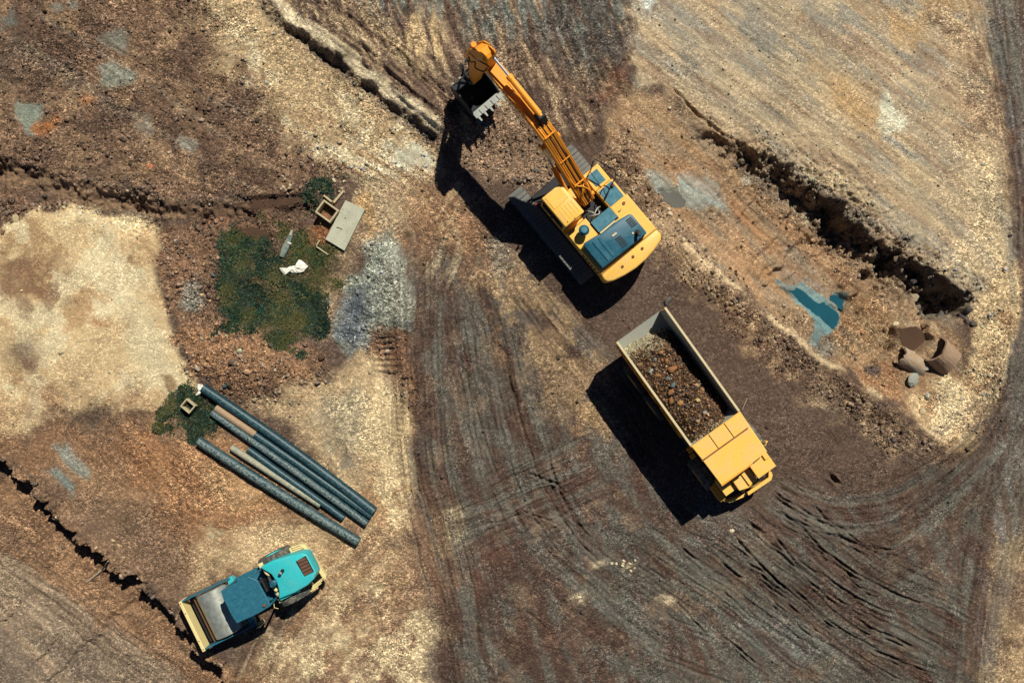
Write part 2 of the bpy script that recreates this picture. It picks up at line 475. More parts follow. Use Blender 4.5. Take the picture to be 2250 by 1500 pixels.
zone([(1700, 700), (1960, 640), (2010, 760), (2000, 900), (1880, 840), (1760, 770)], (150, 120, 84), .8, 30, grit=.9, dens=.3)
zone([(1430, 376), (1490, 400), (1530, 375), (1575, 400), (1608, 465), (1560, 462), (1530, 470), (1505, 440), (1470, 440), (1440, 410)], (150, 164, 156), .9, 9, 8, grit=.2, dens=0)
zone([(1500, 390), (1540, 385), (1590, 440), (1600, 466), (1560, 450)], (176, 186, 176), .8, 8, streak=(42, 120, 5, 0, 47))
zone([(1640, 400), (1665, 395), (1670, 410), (1650, 416)], (170, 168, 150), .7, 8)
zone([(1740, 445), (1780, 470), (1775, 490), (1745, 465)], (196, 180, 146), .7, 10)
zone([(1730, 560), (1780, 550), (1800, 590), (1780, 620), (1740, 590)], (140, 128, 112), .7, 18)
PUD = [(1726, 614), (1758, 628), (1782, 622), (1796, 636), (1838, 650), (1850, 636), (1884, 636), (1878, 668), (1860, 716), (1835, 734), (1812, 738), (1800, 762), (1780, 752), (1802, 722), (1806, 694), (1760, 654)]
zone(PUD, (96, 148, 154), .9, 4, 5, 4, grit=.2, dens=0)
zone([(1786, 608), (1820, 612), (1842, 636), (1836, 646), (1810, 630)], (120, 140, 138), .8, 6, 4)
zone([(1796, 736), (1830, 736), (1850, 760), (1820, 800), (1780, 790), (1770, 760)], (126, 130, 120), .7, 16, 10)
zone([(1760, 770), (1800, 760), (1820, 790), (1780, 810)], (96, 90, 88), .6, 12)
zone([(1570, 584), (1590, 582), (1592, 596), (1574, 598)], (80, 110, 118), .8, 4, 3)
zone([(1980, 720), (2030, 712), (2050, 745), (2020, 775), (1990, 765)], (98, 74, 56), .9, 8, 6, grit=.1, dens=0)
zone([(1955, 780), (1975, 790), (1990, 840), (2010, 870), (1975, 850), (1950, 820)], (150, 100, 62), .6, 14)
zone([(1820, 800), (1920, 830), (1990, 880), (2010, 910), (1900, 860)], (170, 112, 62), .65, 16)
zone([(1970, 860), (2040, 890), (2050, 930), (1990, 910)], (172, 126, 80), .6, 18)
zone([(1905, 812), (1945, 808), (1945, 830), (1915, 836)], (72, 68, 70), .8, 8)
# cream corner and the road round it
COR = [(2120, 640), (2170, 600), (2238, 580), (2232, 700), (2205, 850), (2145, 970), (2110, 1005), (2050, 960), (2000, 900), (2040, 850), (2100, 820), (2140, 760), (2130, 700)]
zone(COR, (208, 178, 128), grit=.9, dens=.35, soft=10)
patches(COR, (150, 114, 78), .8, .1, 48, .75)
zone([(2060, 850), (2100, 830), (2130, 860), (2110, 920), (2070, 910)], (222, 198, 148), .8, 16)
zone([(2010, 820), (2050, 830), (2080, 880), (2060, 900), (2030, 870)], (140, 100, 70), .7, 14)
RRD = [(2155, -400), (2600, -400), (2600, 2000), (2130, 2000), (2140, 1000), (2205, 860), (2240, 700), (2240, 560), (2222, 330), (2180, 110)]
zone(RRD, (112, 100, 90), grit=.6, dens=.05, soft=8, warp=6)
zone(RRD, (98, 74, 60), .8, streak=(84, 260, 14, .1, 49))
zone(RRD, (128, 126, 120), .7, streak=(78, 260, 16, .2, 50))
zone([(2175, 1150), (2600, 1100), (2600, 2000), (2140, 2000)], (146, 116, 86), .8, 50, 30, grit=.7)
patches([(2150, 1180), (2600, 1150), (2600, 2000), (2110, 2000)], (188, 158, 112), 1.0, .2, 51, .65)
zone([(2060, 960), (2250, 840), (2300, 1000), (2200, 1080), (2050, 1150), (1900, 1230), (1830, 1260), (1900, 1180), (2020, 1090)], (124, 118, 108), .7, 26, streak=(-36, 240, 20, -.2, 52))
# central haul road
RD = [(905, 540), (1150, 560), (1340, 830), (1500, 1160), (1700, 1130), (1960, 1060), (2120, 1010), (2160, 1200), (2100, 1900), (980, 1900), (1000, 1480), (940, 1300), (880, 1200), (905, 1000), (880, 760)]
zone(RD, (92, 74, 64), grit=.7, dens=.06, soft=24)
patches(RD, (86, 64, 54), 1.2, .12, 55, .6)
zone(RD, (84, 64, 54), .6, streak=(76, 110, 16, .1, 155))
zone(RD, (102, 101, 91), .6, streak=(66, 90, 22, .15, 56))
zone([(1300, 1150), (1700, 1150), (2150, 1350), (2100, 1900), (1300, 1900)], (98, 98, 88), .6, 50, streak=(38, 120, 24, .0, 156))
patches(RD, (132, 108, 84), .9, .42, 57, .5)
patches([(1040, 560), (1180, 580), (1330, 830), (1300, 900), (1180, 860), (1060, 760)], (168, 138, 98), 1.0, -.1, 58, .8)
zone([(900, 400), (1010, 420), (1080, 500), (1120, 580), (1040, 580), (960, 520), (910, 560), (880, 470)], (148, 108, 74), .85, 30, grit=.9, dens=.3)
zone([(950, 440), (1010, 400), (1030, 440), (970, 520)], (196, 166, 118), .7, 18, streak=(-55, 60, 8, -.1, 59))
zone([(1060, 520), (1110, 510), (1120, 580), (1070, 590)], (140, 132, 112), .7, 16, grit=1, dens=.5)
zone([(1150, 720), (1230, 800), (1300, 880), (1270, 920), (1190, 860)], (156, 128, 92), .7, 30, grit=.9, dens=.3)
zone([(1250, 890), (1310, 900), (1330, 950), (1280, 960)], (178, 142, 96), .7, 20)
zone([(1140, 1080), (1300, 1030), (1330, 1080), (1170, 1130)], (88, 68, 58), .7, 22)
zone([(1020, 1200), (1110, 1190), (1120, 1230), (1040, 1300)], (112, 76, 60), .6, 24)
zone([(1150, 1330), (1330, 1380), (1300, 1440), (1200, 1400)], (108, 74, 60), .5, 30)
zone([(955, 1120), (1005, 1130), (1020, 1200), (990, 1220), (960, 1170)], (196, 176, 132), .75, 16, 14, grit=.9)
zone([(870, 1040), (960, 1060), (990, 1250), (960, 1420), (880, 1500), (800, 1700), (700, 1700), (800, 1350), (880, 1200)], (140, 108, 82), .8, 40, grit=.85, dens=.1)
for q in ([(1300, 1235), (1330, 1240), (1330, 1250), (1305, 1250)], [(1360, 1230), (1385, 1228), (1390, 1250), (1365, 1256)], [(1440, 1320), (1470, 1310), (1475, 1330)], [(1110, 1310), (1130, 1305), (1125, 1320)], [(1260, 1310), (1285, 1300), (1280, 1320)]):
    zone(q, (206, 186, 146), .75, 7, 14, 12, grit=1)
zone([(1790, 875), (1830, 870), (1865, 905), (1840, 930), (1800, 900)], (158, 138, 108), .8, 12)
zone([(1560, 1080), (1650, 1110), (1560, 1180), (1490, 1180)], (110, 108, 102), .5, 24)
zone([(1700, 1360), (1820, 1420), (1780, 1460), (1640, 1400)], (108, 112, 108), .6, 24)
# rubble berm between road and basin
BRM = [(1380, 300), (1440, 400), (1520, 520), (1600, 620), (1720, 720), (1830, 810), (1960, 890), (2080, 960), (2100, 1010), (1990, 990), (1850, 920), (1700, 820), (1560, 680), (1450, 560), (1400, 450), (1330, 360)]
zone(BRM, (120, 94, 72), .9, 16, grit=1, dens=.6)
patches(BRM, (176, 146, 106), .5, .15, 60, .7)
zone([(1420, 440), (1500, 500), (1600, 620), (1560, 640), (1440, 520)], (178, 148, 110), .7, 20, dens=.5)
# ditch on the left
DCH = [(-400, 352), (60, 362), (130, 394), (300, 428), (480, 446), (700, 424), (690, 470), (560, 480), (400, 476), (260, 466), (120, 430), (-400, 400)]
zone(DCH, (112, 86, 66), .9, 10, 8, grit=.5, dens=.12)
zone([(-400, 352), (60, 365), (140, 400), (250, 430), (200, 440), (90, 400), (-400, 376)], (146, 112, 82), .6, 10)
zone([(330, 440), (470, 452), (470, 468), (340, 462)], (150, 126, 96), .6, 8)
zone([(540, 436), (660, 428), (668, 440), (620, 455), (545, 460)], (92, 62, 46), .95, 6, 5, grit=.12, dens=0)
zone([(-400, 400), (120, 430), (240, 452), (200, 462), (60, 470), (10, 505), (-400, 520)], (118, 90, 68), .9, 10, grit=1, dens=.7)
zone([(300, 475), (420, 486), (560, 486), (690, 480), (690, 540), (560, 520), (480, 530), (370, 520), (330, 500)], (116, 86, 64), .85, 12, grit=1, dens=.5)
zone([(440, 480), (480, 480), (490, 505), (455, 505)], (170, 106, 60), .6, 10)
# cream plateau
CRM = [(-400, 520), (0, 508), (70, 468), (200, 456), (330, 486), (362, 540), (345, 600), (372, 690), (392, 760), (438, 820), (440, 850), (390, 885), (340, 905), (240, 905), (120, 920), (0, 980), (-400, 990)]
zone(CRM, (212, 182, 130), soft=7, warp=8, fine=6, grit=.28, dens=.02)
patches(CRM, (176, 138, 92), 1.5, .18, 62, .75)
patches(CRM, (222, 204, 158), 1.3, .2, 63, .8)
patches([(0, 560), (140, 560), (160, 660), (100, 680), (0, 650)], (134, 98, 70), .9, -.05, 64, .8)
patches([(20, 740), (90, 760), (110, 830), (60, 850), (10, 800)], (110, 84, 70), 1.0, -.2, 65, .75)
zone([(225, 545), (290, 555), (330, 640), (300, 690), (230, 680)], (226, 210, 164), .7, 26)
zone([(300, 700), (370, 700), (420, 830), (400, 870), (320, 860), (290, 790)], (222, 206, 160), .75, 24)
zone([(215, 705), (245, 710), (262, 728), (240, 734)], (160, 108, 66), .75, 8)
zone([(366, 816), (388, 816), (402, 838), (384, 846), (372, 836)], (140, 108, 66), .8, 5)
zone([(290, 560), (306, 562), (304, 578), (292, 574)], (150, 112, 74), .8, 4)
# rubble ring round the weeds
RNG_Z = [(362, 530), (420, 490), (560, 500), (620, 560), (640, 740), (710, 780), (720, 860), (640, 900), (560, 905), (500, 860), (440, 820), (400, 760), (375, 690), (345, 620)]
zone(RNG_Z, (124, 94, 70), soft=8, warp=8, grit=1, dens=.9)
zone([(395, 720), (480, 705), (600, 740), (680, 800), (640, 850), (540, 830), (440, 800), (410, 760)], (158, 116, 78), .85, 24, grit=1, dens=.9)
zone([(370, 530), (450, 540), (470, 600), (400, 620), (360, 580)], (140, 104, 74), .6, 24)
zone([(410, 620), (450, 615), (455, 680), (420, 690)], (140, 138, 124), .75, 10, grit=1)
patches([(520, 800), (720, 780), (740, 860), (620, 900)], (90, 70, 56), .6, .0, 66, .7)
zone([(500, 500), (560, 500), (590, 520), (590, 545), (530, 540)], (92, 62, 44), .95, 6, 5, grit=.12, dens=0)
# weedy soil
zone([(488, 525), (600, 545), (700, 480), (760, 540), (760, 640), (720, 740), (640, 755), (490, 700)], (84, 76, 48), .85, 14, grit=.9, dens=.1)
zone([(660, 660), (720, 640), (740, 700), (700, 700)], (110, 92, 62), .7, 16)
zone([(690, 480), (740, 490), (720, 530), (680, 520)], (170, 104, 56), .7, 10)
zone([(360, 890), (420, 862), (480, 880), (470, 940), (370, 955)], (70, 74, 46), .85, 10, grit=.8)
# light strip and grey gravel heap
zone([(820, 400), (900, 400), (900, 470), (850, 520), (800, 540), (760, 600), (760, 700), (700, 760), (740, 560), (800, 460)], (170, 142, 106), .8, 24, grit=.8, dens=.15)
zone([(790, 440), (870, 430), (880, 480), (820, 500)], (190, 166, 126), .6, 20)
zone([(800, 440), (825, 430), (830, 500), (812, 520)], (206, 160, 92), .6, 10)
GRV = [(815, 530), (860, 510), (890, 560), (905, 700), (890, 730), (830, 735), (770, 790), (740, 770), (745, 660), (780, 590)]
zone(GRV, (146, 152, 136), .95, 12, 10, grit=1, dens=.5)
zone([(745, 650), (800, 630), (815, 690), (800, 760), (765, 790), (745, 740)], (92, 100, 110), .85, 16, 12, grit=1, dens=.5)  # shaded left slope of the heap, its shade painted into the soil colour
zone([(840, 520), (885, 550), (900, 700), (850, 700)], (172, 172, 152), .6, 16)  # sunlit right flank of the heap, painted lighter
zone([(830, 730), (890, 730), (905, 900), (890, 980), (850, 930), (840, 840)], (138, 100, 70), .85, 14, grit=1, dens=.6)
zone([(560, 880), (720, 830), (800, 780), (850, 830), (880, 960), (890, 1060), (880, 1180), (820, 1210), (780, 1140), (700, 1020), (620, 960)], (188, 160, 116), .95, 24, grit=.6, dens=.06)
zone([(690, 880), (800, 860), (830, 960), (790, 1010), (700, 980)], (156, 146, 118), .7, 24, grit=.8)
zone([(820, 820), (860, 850), (890, 960), (890, 1160), (850, 1180), (830, 1050), (800, 900)], (222, 196, 144), .8, 18)
patches([(760, 1020), (890, 1000), (890, 1180), (800, 1200)], (160, 116, 74), .9, .1, 67, .7)
zone([(740, 1005), (785, 998), (788, 1012), (750, 1022)], (128, 130, 118), .7, 6)
# ground left and below the pipes
PPZ = [(0, 960), (120, 880), (240, 880), (360, 920), (440, 940), (560, 1020), (780, 1190), (860, 1200), (880, 1300), (700, 1300), (540, 1260), (420, 1260), (300, 1270), (160, 1170), (60, 1080), (-400, 1000)]
zone(PPZ, (164, 126, 88), .85, grit=.7, dens=.12, soft=70, warp=44)
patches(PPZ, (128, 92, 64), 1.4, .1, 68, .6, 80)
zone([(240, 930), (440, 950), (560, 1040), (640, 1130), (520, 1160), (380, 1120), (280, 1040)], (168, 118, 72), .75, 36, grit=.9, dens=.25)
zone([(380, 1120), (560, 1140), (640, 1160), (560, 1170), (420, 1150)], (132, 86, 54), .7, 14, streak=(12, 140, 12, -.3, 69))
zone([(430, 1020), (560, 1060), (600, 1120), (480, 1120), (420, 1080)], (186, 150, 102), .6, 26)
zone([(440, 1190), (600, 1150), (760, 1190), (800, 1280), (700, 1350), (620, 1300), (520, 1240), (430, 1270)], (204, 174, 126), .85, 30, grit=.6)
zone([(700, 1180), (880, 1200), (900, 1350), (780, 1450), (640, 1500), (600, 1700), (480, 1700), (560, 1450), (680, 1360)], (178, 146, 104), .85, 40, grit=.8, dens=.08)
patches([(560, 1380), (860, 1250), (960, 1400), (900, 1700), (540, 1700)], (214, 190, 142), 1.3, .05, 70, .8)
patches([(600, 1300), (960, 1250), (980, 1700), (560, 1700)], (130, 98, 74), 1.1, .3, 71, .7)
for q, cc in [([(120, 985), (150, 975), (195, 1035), (190, 1050), (165, 1030)], (142, 150, 138)), ([(98, 1035), (120, 1030), (160, 1070), (155, 1092), (125, 1070)], (126, 146, 140)), ([(455, 1165), (485, 1155), (490, 1175), (465, 1185)], (176, 160, 122)), ([(375, 1195), (395, 1190), (392, 1225), (378, 1220)], (150, 140, 112))]:
    zone(q, cc, .8, 8, 8)
patches([(150, 880), (260, 880), (270, 960), (170, 970)], (88, 74, 62), .6, -.1, 72, .8)
zone([(150, 1100), (300, 1120), (420, 1230), (400, 1300), (300, 1260), (200, 1180)], (122, 98, 76), .7, 30)
# lower left: track-marked slope and road
SWZ = [(-400, 1000), (60, 1080), (160, 1180), (300, 1290), (400, 1370), (470, 1440), (560, 1500), (600, 1900), (-400, 1900)]
zone(SWZ, (150, 114, 80), .95, 8, 8, grit=.8, dens=.1)
zone(SWZ, (116, 86, 62), .6, streak=(40, 60, 20, .1, 73))
zone([(-400, 1220), (0, 1238), (110, 1310), (240, 1400), (380, 1510), (380, 1900), (-400, 1900)], (136, 116, 94), .9, 14, 8, grit=.7)
zone([(-400, 1220), (0, 1238), (240, 1400), (380, 1510), (-400, 1900)], (160, 138, 110), .6, streak=(36, 220, 10, .1, 74))
zone([(-400, 1310), (90, 1360), (250, 1470), (320, 1600), (-400, 1900)], (112, 100, 86), .6, 20, streak=(36, 200, 14, -.1, 75))

# ------------------------------------------------------------------ ground: relief
Z += 0.05 * fbm(X / 6, Y / 6, 80, 4)
rough_w = np.clip(GRIT, 0, 1)
Z += (0.025 + 0.05 * rough_w) * fbm(X / 0.9, Y / 0.9, 81, 5, .6)
FINE_N = fbm(X / 0.22, Y / 0.22, 82, 3, .6)
Z += (0.005 + 0.03 * rough_w ** 2) * FINE_N
LUMP = np.clip(fbm(X / 0.35, Y / 0.35, 83, 3), 0, 2)
Z += LUMP * 0.05 * sstep(.85, 1.0, GRIT)

def add_bank(pts, drop, face=14, decay=160, floor=0.3, taper=(120, 60), warp=10, fine=9, rubble=.12, hi=0.0, reach=260, side=1, var=0.0, jag=0.0, saw=None):
    """ground falls away on one side of the path: steep crumbling face, floor easing back up"""
    P = smooth_line(pts)
    sl, d, s, tot = line(P, reach, warp, fine)
    d = d * side
    a = sstep(0, taper[0], s) * (1 - sstep(tot - taper[1], tot, s)) if taper[1] > 0 else sstep(0, taper[0], s)
    # fade out beyond the path's two ends
    if var > 0:
        q = fbm(s / 55.0, d * 0 + 3.7, 87, 3)
        a = a * np.clip(1 + var * q * 1.6, .12, 1.6)
        ph = (s + 26 * fbm(s / 50.0, d * 0, 88, 2)) / (saw[0] * 1.0) if saw else None
        if saw: d = d + saw[1] * ((ph - np.floor(ph)) - .5)
        d = d + jag * fbm(X[sl] / .55, Y[sl] / .55, 187, 3) + jag * .8 * fbm(s / 16.0, d * .02, 287, 2)
    low = sstep(0, face, d) * (floor + (1 - floor) * np.exp(-np.clip(d, 0, None) / decay))
    low *= 1 - sstep(reach * .6, reach, np.abs(d))
    Z[sl] += -drop * a * low
    if hi:
        Z[sl] += hi * a * (1 - sstep(-40, 0, d)) * 0 + hi * a * np.exp(-(np.clip(-d, 0, None) / 26) ** 2) * (d < face)
    near = a * np.exp(-((d - face * .5) / (face * 1.5 + 12)) ** 2)
    r = np.abs(fbm(X[sl] / .45, Y[sl] / .45, 84, 4, .6))
    Z[sl] += rubble * near * (r - .3)
    DENS[sl] = np.maximum(DENS[sl], .95 * near)
    GRIT[sl] = np.maximum(GRIT[sl], near)
    return sl, d, s, a, near

# bank between plateau and basin
BK = [(1470, 190), (1560, 275), (1640, 322), (1700, 346), (1760, 385), (1840, 440), (1905, 500), (1985, 560), (2060, 596), (2120, 645), (2150, 700)]
sl, d, s, a, near = add_bank(BK, 1.75, 34, 150, .42, (430, 90), 9, 11, .5, reach=330, var=.3, jag=9)
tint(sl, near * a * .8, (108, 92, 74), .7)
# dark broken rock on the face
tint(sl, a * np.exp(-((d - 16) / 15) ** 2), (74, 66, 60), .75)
# pit at the end of the bank
sl, m = poly([(2040, 640), (2095, 632), (2120, 660), (2105, 692), (2055, 700), (2032, 675)], 10, 8, 6)
Z[sl] -= 1.2 * m; GRIT[sl] = np.maximum(GRIT[sl], m); tint(sl, m, (120, 108, 92), .8); put(sl, m, DENS, .9)
# basin rises to the berm on the road side
sl, d, s, tot = line(smooth_line([(1450, 470), (1520, 560), (1620, 645), (1700, 706), (1740, 745), (1800, 795), (1880, 845), (1970, 905), (2050, 955), (2085, 985)]), 220, 6, 4)
am = sstep(0, 120, s) * (1 - sstep(tot - 50, tot, s))
Z[sl] += am * (0.30 * np.exp(-(np.clip(d, 0, None) / 40) ** 2) * (d >= 0) + 0.30 * np.exp(-(np.clip(-d, 0, None) / 16) ** 2) * (d < 0))
tint(sl, am * np.exp(-((d + 6) / 7) ** 2) * sstep(-.6, .3, W3[sl]), (216, 190, 142), .8)  # sunlit slope of the berm painted as a pale line
put(sl, am * np.exp(-((d + 4) / 9) ** 2), GRIT, .4); put(sl, am * np.exp(-((d + 4) / 9) ** 2), DENS, .05)
Z[sl] -= am * .3 * sstep(0, 60, -d) * (1 - sstep(120, 220, -d))
# pale ridge running to the excavator's shadow
RG = [(590, -60), (612, 10), (650, 48), (705, 85), (765, 128), (830, 185), (900, 238), (972, 292)]
sl, d, s, tot = line(smooth_line(RG), 130, 4, 4)
am = 1 - sstep(tot - 20, tot, s)
rv = np.clip(.8 + .7 * fbm(s / 60.0, s * 0, 186, 3), .25, 1.2)
d = d + 5 * fbm(X[sl] / .5, Y[sl] / .5, 185, 3)
Z[sl] += am * .5 * rv * np.where(d > 0, 1 - sstep(6, 26, d), np.exp(-(np.clip(-d - 6, 0, None) / 34) ** 2))
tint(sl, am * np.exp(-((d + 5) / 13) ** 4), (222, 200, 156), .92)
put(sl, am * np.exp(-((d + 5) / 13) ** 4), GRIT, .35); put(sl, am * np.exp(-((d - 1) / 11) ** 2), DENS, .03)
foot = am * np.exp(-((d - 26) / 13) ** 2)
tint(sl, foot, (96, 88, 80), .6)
Z[sl] -= .35 * am * np.exp(-((d - 24) / 12) ** 2) * sstep(-.5, .3, W1[sl])
Z[sl] += .22 * foot * np.abs(fbm(X[sl] / .4, Y[sl] / .4, 86, 3))
DENS[sl] = np.maximum(DENS[sl], .8 * foot); GRIT[sl] = np.maximum(GRIT[sl], foot)
# left ditch bank
WB = [(-160, 335), (0, 345), (60, 354), (110, 382), (200, 402), (300, 420), (390, 434), (480, 442), (560, 436), (640, 424), (700, 412)]
sl, d, s, a, near = add_bank(WB, .55, 34, 130, .5, (30, 40), 6, 8, .26, hi=.06, reach=240, var=.4, jag=6, saw=(120, 8))
Z[sl] += .34 * a * sstep(50, 100, d) * (1 - sstep(150, 240, d))
sl, d, s, tot = line(smooth_line([(-90, 372), (40, 384), (120, 412), (250, 442), (400, 461), (530, 458)]), 60, 4, 4)
fl = np.exp(-(d / 15) ** 4)
put(sl, fl, GRIT, .2); put(sl, fl, DENS, .02); tint(sl, fl, (142, 112, 84), .75)
# lower left broken edge
SB = [(-160, 900), (-40, 985), (10, 1022), (70, 1085), (115, 1120), (165, 1172), (215, 1212), (285, 1262), (345, 1318), (395, 1362), (425, 1415), (470, 1462), (540, 1500)]
sl, d, s, a, near = add_bank(SB, 1.15, 10, 260, .5, (60, 30), 5, 8, .22, hi=.12, reach=330, var=.12, jag=6, saw=(88, 20))
# a crack running just below that edge
sl, d, s, tot = line(smooth_line([(0, 1050), (60, 1108), (110, 1165), (170, 1212), (240, 1270), (300, 1320)]), 20, 3, 3)
Z[sl] -= .12 * np.exp(-(d / 2.6) ** 2)
# cream plateau lip, rubble ring, heaps
sl, m = poly(CRM, 30, 8, 6); Z[sl] += .10 * m
sl, m = poly([(400, 720), (480, 705), (600, 740), (690, 800), (640, 860), (540, 850), (440, 800)], 40, 10); Z[sl] += .35 * m
sl, m = poly([(800, 540), (860, 520), (885, 580), (898, 700), (850, 725), (800, 700)], 34, 8); Z[sl] += .42 * m
sl, m = poly(MND, 26, 10, 8); Z[sl] += .28 * m
sl, d, s, tot = line(smooth_line([(2226, 690), (2212, 780), (2192, 850), (2160, 915), (2135, 968)]), 14, 1, 1)
Z[sl] += .10 * np.exp(-(d / 3.5) ** 2); tint(sl, np.exp(-(d / 2.2) ** 2), (214, 184, 136), .7)  # thin ridge; its lit crest is painted in as a pale streak
# scrape grooves on the mound: the teeth of the bucket
def grooves(pts, angle, ln, wd, amp, seed, soft=20):
    sl, m = poly(pts, soft, 12, 5)
    ca, sa = math.cos(math.radians(angle)), math.sin(math.radians(angle))
    u = PX[sl] * ca + PY[sl] * sa; v = -PX[sl] * sa + PY[sl] * ca + 8 * W1[sl]
    Z[sl] += amp * m * fbm(u / ln, v / wd, seed, 3)
grooves(MND, 70, 60, 10, .07, 88)
grooves(MND, 100, 45, 9, .05, 188)
grooves([(1040, 20), (1380, 20), (1400, 140), (1300, 240), (1150, 200)], 118, 60, 10, .08, 189)
grooves([(720, 10), (820, 60), (1000, 180), (1010, 260), (960, 280), (860, 200)], 40, 220, 12, .17, 89)
grooves([(500, 60), (600, 70), (620, 130), (520, 150)], -50, 80, 7, .03, 90)
grooves(PLT, 36, 200, 12, .022, 91)
grooves(BAS, 41, 200, 10, .03, 92)
grooves([(-100, 1100), (160, 1200), (390, 1380), (380, 1480), (0, 1230)], -48, 40, 9, .06, 93)

def flow(pts, reach, seed, amp=.022, tone=.20, cols=((106, 104, 94), (78, 58, 49)), k=.5, wd=4.5, ln=80.0):
    sl, d, s, tot = line(smooth_line(pts, 6), reach * 1.3, 5, 0)
    m = np.exp(-(d / reach) ** 4) * sstep(0, 60, s) * (1 - sstep(tot - 60, tot, s))
    n = fbm(s / ln, d / wd, seed, 3, .6)
    Z[sl] += m * amp * 1.5 * n
    C[sl] *= (1 + m * tone * n)[..., None]
    n2 = fbm(s / (ln * 3), d / (wd * 4), seed + 7, 3)
    tint(sl, m * sstep(.05, .5, n2), cols[0], k)
    tint(sl, m * sstep(.05, .5, -n2), cols[1], k)
flow([(925, 520), (925, 800), (945, 1050), (1010, 1300), (1050, 1560)], 85, 300, .03)
flow([(1040, 590), (1085, 800), (1130, 1000), (1200, 1160), (1340, 1300), (1500, 1420)], 100, 310, .03)
flow([(1630, 1110), (1760, 1215), (1900, 1320), (2130, 1435)], 130, 320, .045)
flow([(1400, 1150), (1600, 1280), (1760, 1400), (1960, 1540)], 120, 330, .04)
flow([(1680, 1075), (1820, 1130), (1950, 1115), (2080, 1050), (2190, 940), (2270, 760)], 62, 340, .03)
flow([(1850, 1270), (2000, 1185), (2100, 1085), (2190, 980), (2280, 820)], 80, 350, .03, .2, ((114, 113, 102), (86, 68, 57)))
flow([(2130, 1560), (2165, 1250), (2195, 1100), (2250, 880), (2270, 700)], 75, 360, .03)
flow([(2150, -120), (2205, 150), (2245, 400), (2262, 700)], 52, 370, .035, .24, ((120, 124, 112), (96, 66, 52)))
flow([(960, 1180), (1150, 1085), (1340, 1010)], 90, 380, .04)
flow([(1130, 590), (1230, 730), (1340, 870), (1440, 1040)], 55, 390, .025)
flow([(1700, 700), (1800, 800), (1950, 930), (2060, 1010)], 60, 395, .015, .12, ((108, 92, 80), (84, 66, 56)), .4)
flow([(-120, 1190), (80, 1320), (220, 1420), (400, 1560)], 95, 400, .03, .2, ((146, 126, 102), (108, 90, 74)))
flow([(1400, 20), (1700, 240), (2000, 470), (2190, 660)], 200, 410, .012, .12, ((150, 145, 128), (198, 172, 128)), .3, 6, 120)
flow([(1450, 320), (1650, 480), (1850, 650), (1960, 760)], 90, 420, .012, .12, ((150, 130, 104), (182, 128, 78)), .35, 6, 110)
flow([(840, 1150), (740, 1260), (640, 1380), (560, 1540)], 75, 430, .015, .15, ((206, 180, 134), (150, 112, 78)), .4)
flow([(640, 240), (760, 310), (900, 400), (980, 520), (940, 640)], 70, 440, .015, .15, ((206, 184, 140), (160, 126, 90)), .4)
flow([(40, 20), (250, 150), (460, 290), (640, 380)], 90, 450, .015, .14, ((134, 122, 104), (100, 76, 60)), .35, 5, 100)
flow([(-60, 372), (90, 392), (240, 436), (420, 460), (600, 452)], 26, 460, .012, .12, ((140, 116, 88), (104, 78, 60)), .5)
flow([(690, 860), (700, 960), (760, 1060), (850, 1120)], 70, 470, .012, .14, ((206, 182, 136), (150, 126, 96)), .4)
flow([(240, 900), (330, 1000), (430, 1110), (560, 1180)], 90, 480, .014, .14, ((180, 142, 98), (138, 98, 66)), .35)
flow([(690, 20), (810, 105), (950, 205), (1020, 262)], 46, 490, .06, .2, ((186, 162, 122), (96, 76, 64)), .4, 6, 120)
sl, d, s, tot = line(smooth_line(RG), 40, 4, 6)
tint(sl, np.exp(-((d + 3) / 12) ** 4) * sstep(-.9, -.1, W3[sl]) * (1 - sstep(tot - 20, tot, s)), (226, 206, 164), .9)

# ruts and tyre prints
def rut(P, w, depth, cleat=0.0, pitch=7.0, rim=.5, seed=0):
    sl, d, s, tot = line(P, w * 3 + 4, 3, 2)
    if s.size == 0: return
    amp = sstep(0, 25, s) * (1 - sstep(tot - 25, tot, s)) * np.clip(.75 + .5 * W3[sl], .1, 1.3)
    g = np.exp(-(d / w) ** 4)
    Z[sl] += amp * (-depth * g + rim * depth * np.exp(-((np.abs(d) - w * 1.6) / (w * .5)) ** 2))
    if cleat:
        Z[sl] += amp * cleat * g * np.sign(np.sin(2 * math.pi * (s + np.abs(d) * .6) / pitch))
    put(sl, amp.clip(0, 1) * g * .5, GRIT, .35)

def bundle(pts, width, n, seed, w=(2.2, 4.0), depth=(.03, .09), cleat=.25, frac=(.25, .7), rim=.5):
    P = smooth_line(pts, 12)
    r = random.Random(seed)
    T = np.gradient(P, axis=0); T /= np.linalg.norm(T, axis=1)[:, None] + 1e-9
    Nn = np.stack([-T[:, 1], T[:, 0]], 1)
    for i in range(n):
        f = r.uniform(*frac); a = r.uniform(0, 1 - f)
        i0, i1 = int(a * len(P)), int((a + f) * len(P))
        if i1 - i0 < 4: continue
        o0 = r.uniform(-.5, .5) * width; o1 = o0 + r.uniform(-.12, .12) * width
        off = np.linspace(o0, o1, i1 - i0)[:, None]
        Q = P[i0:i1] + Nn[i0:i1] * off
        ww = r.uniform(*w)
        if r.random() < cleat:
            rut(Q, ww * 2.6, r.uniform(.015, .035), r.uniform(.012, .024), r.uniform(6, 8), .4)
        else:
            rut(Q, ww, r.uniform(*depth), 0, 7, rim)

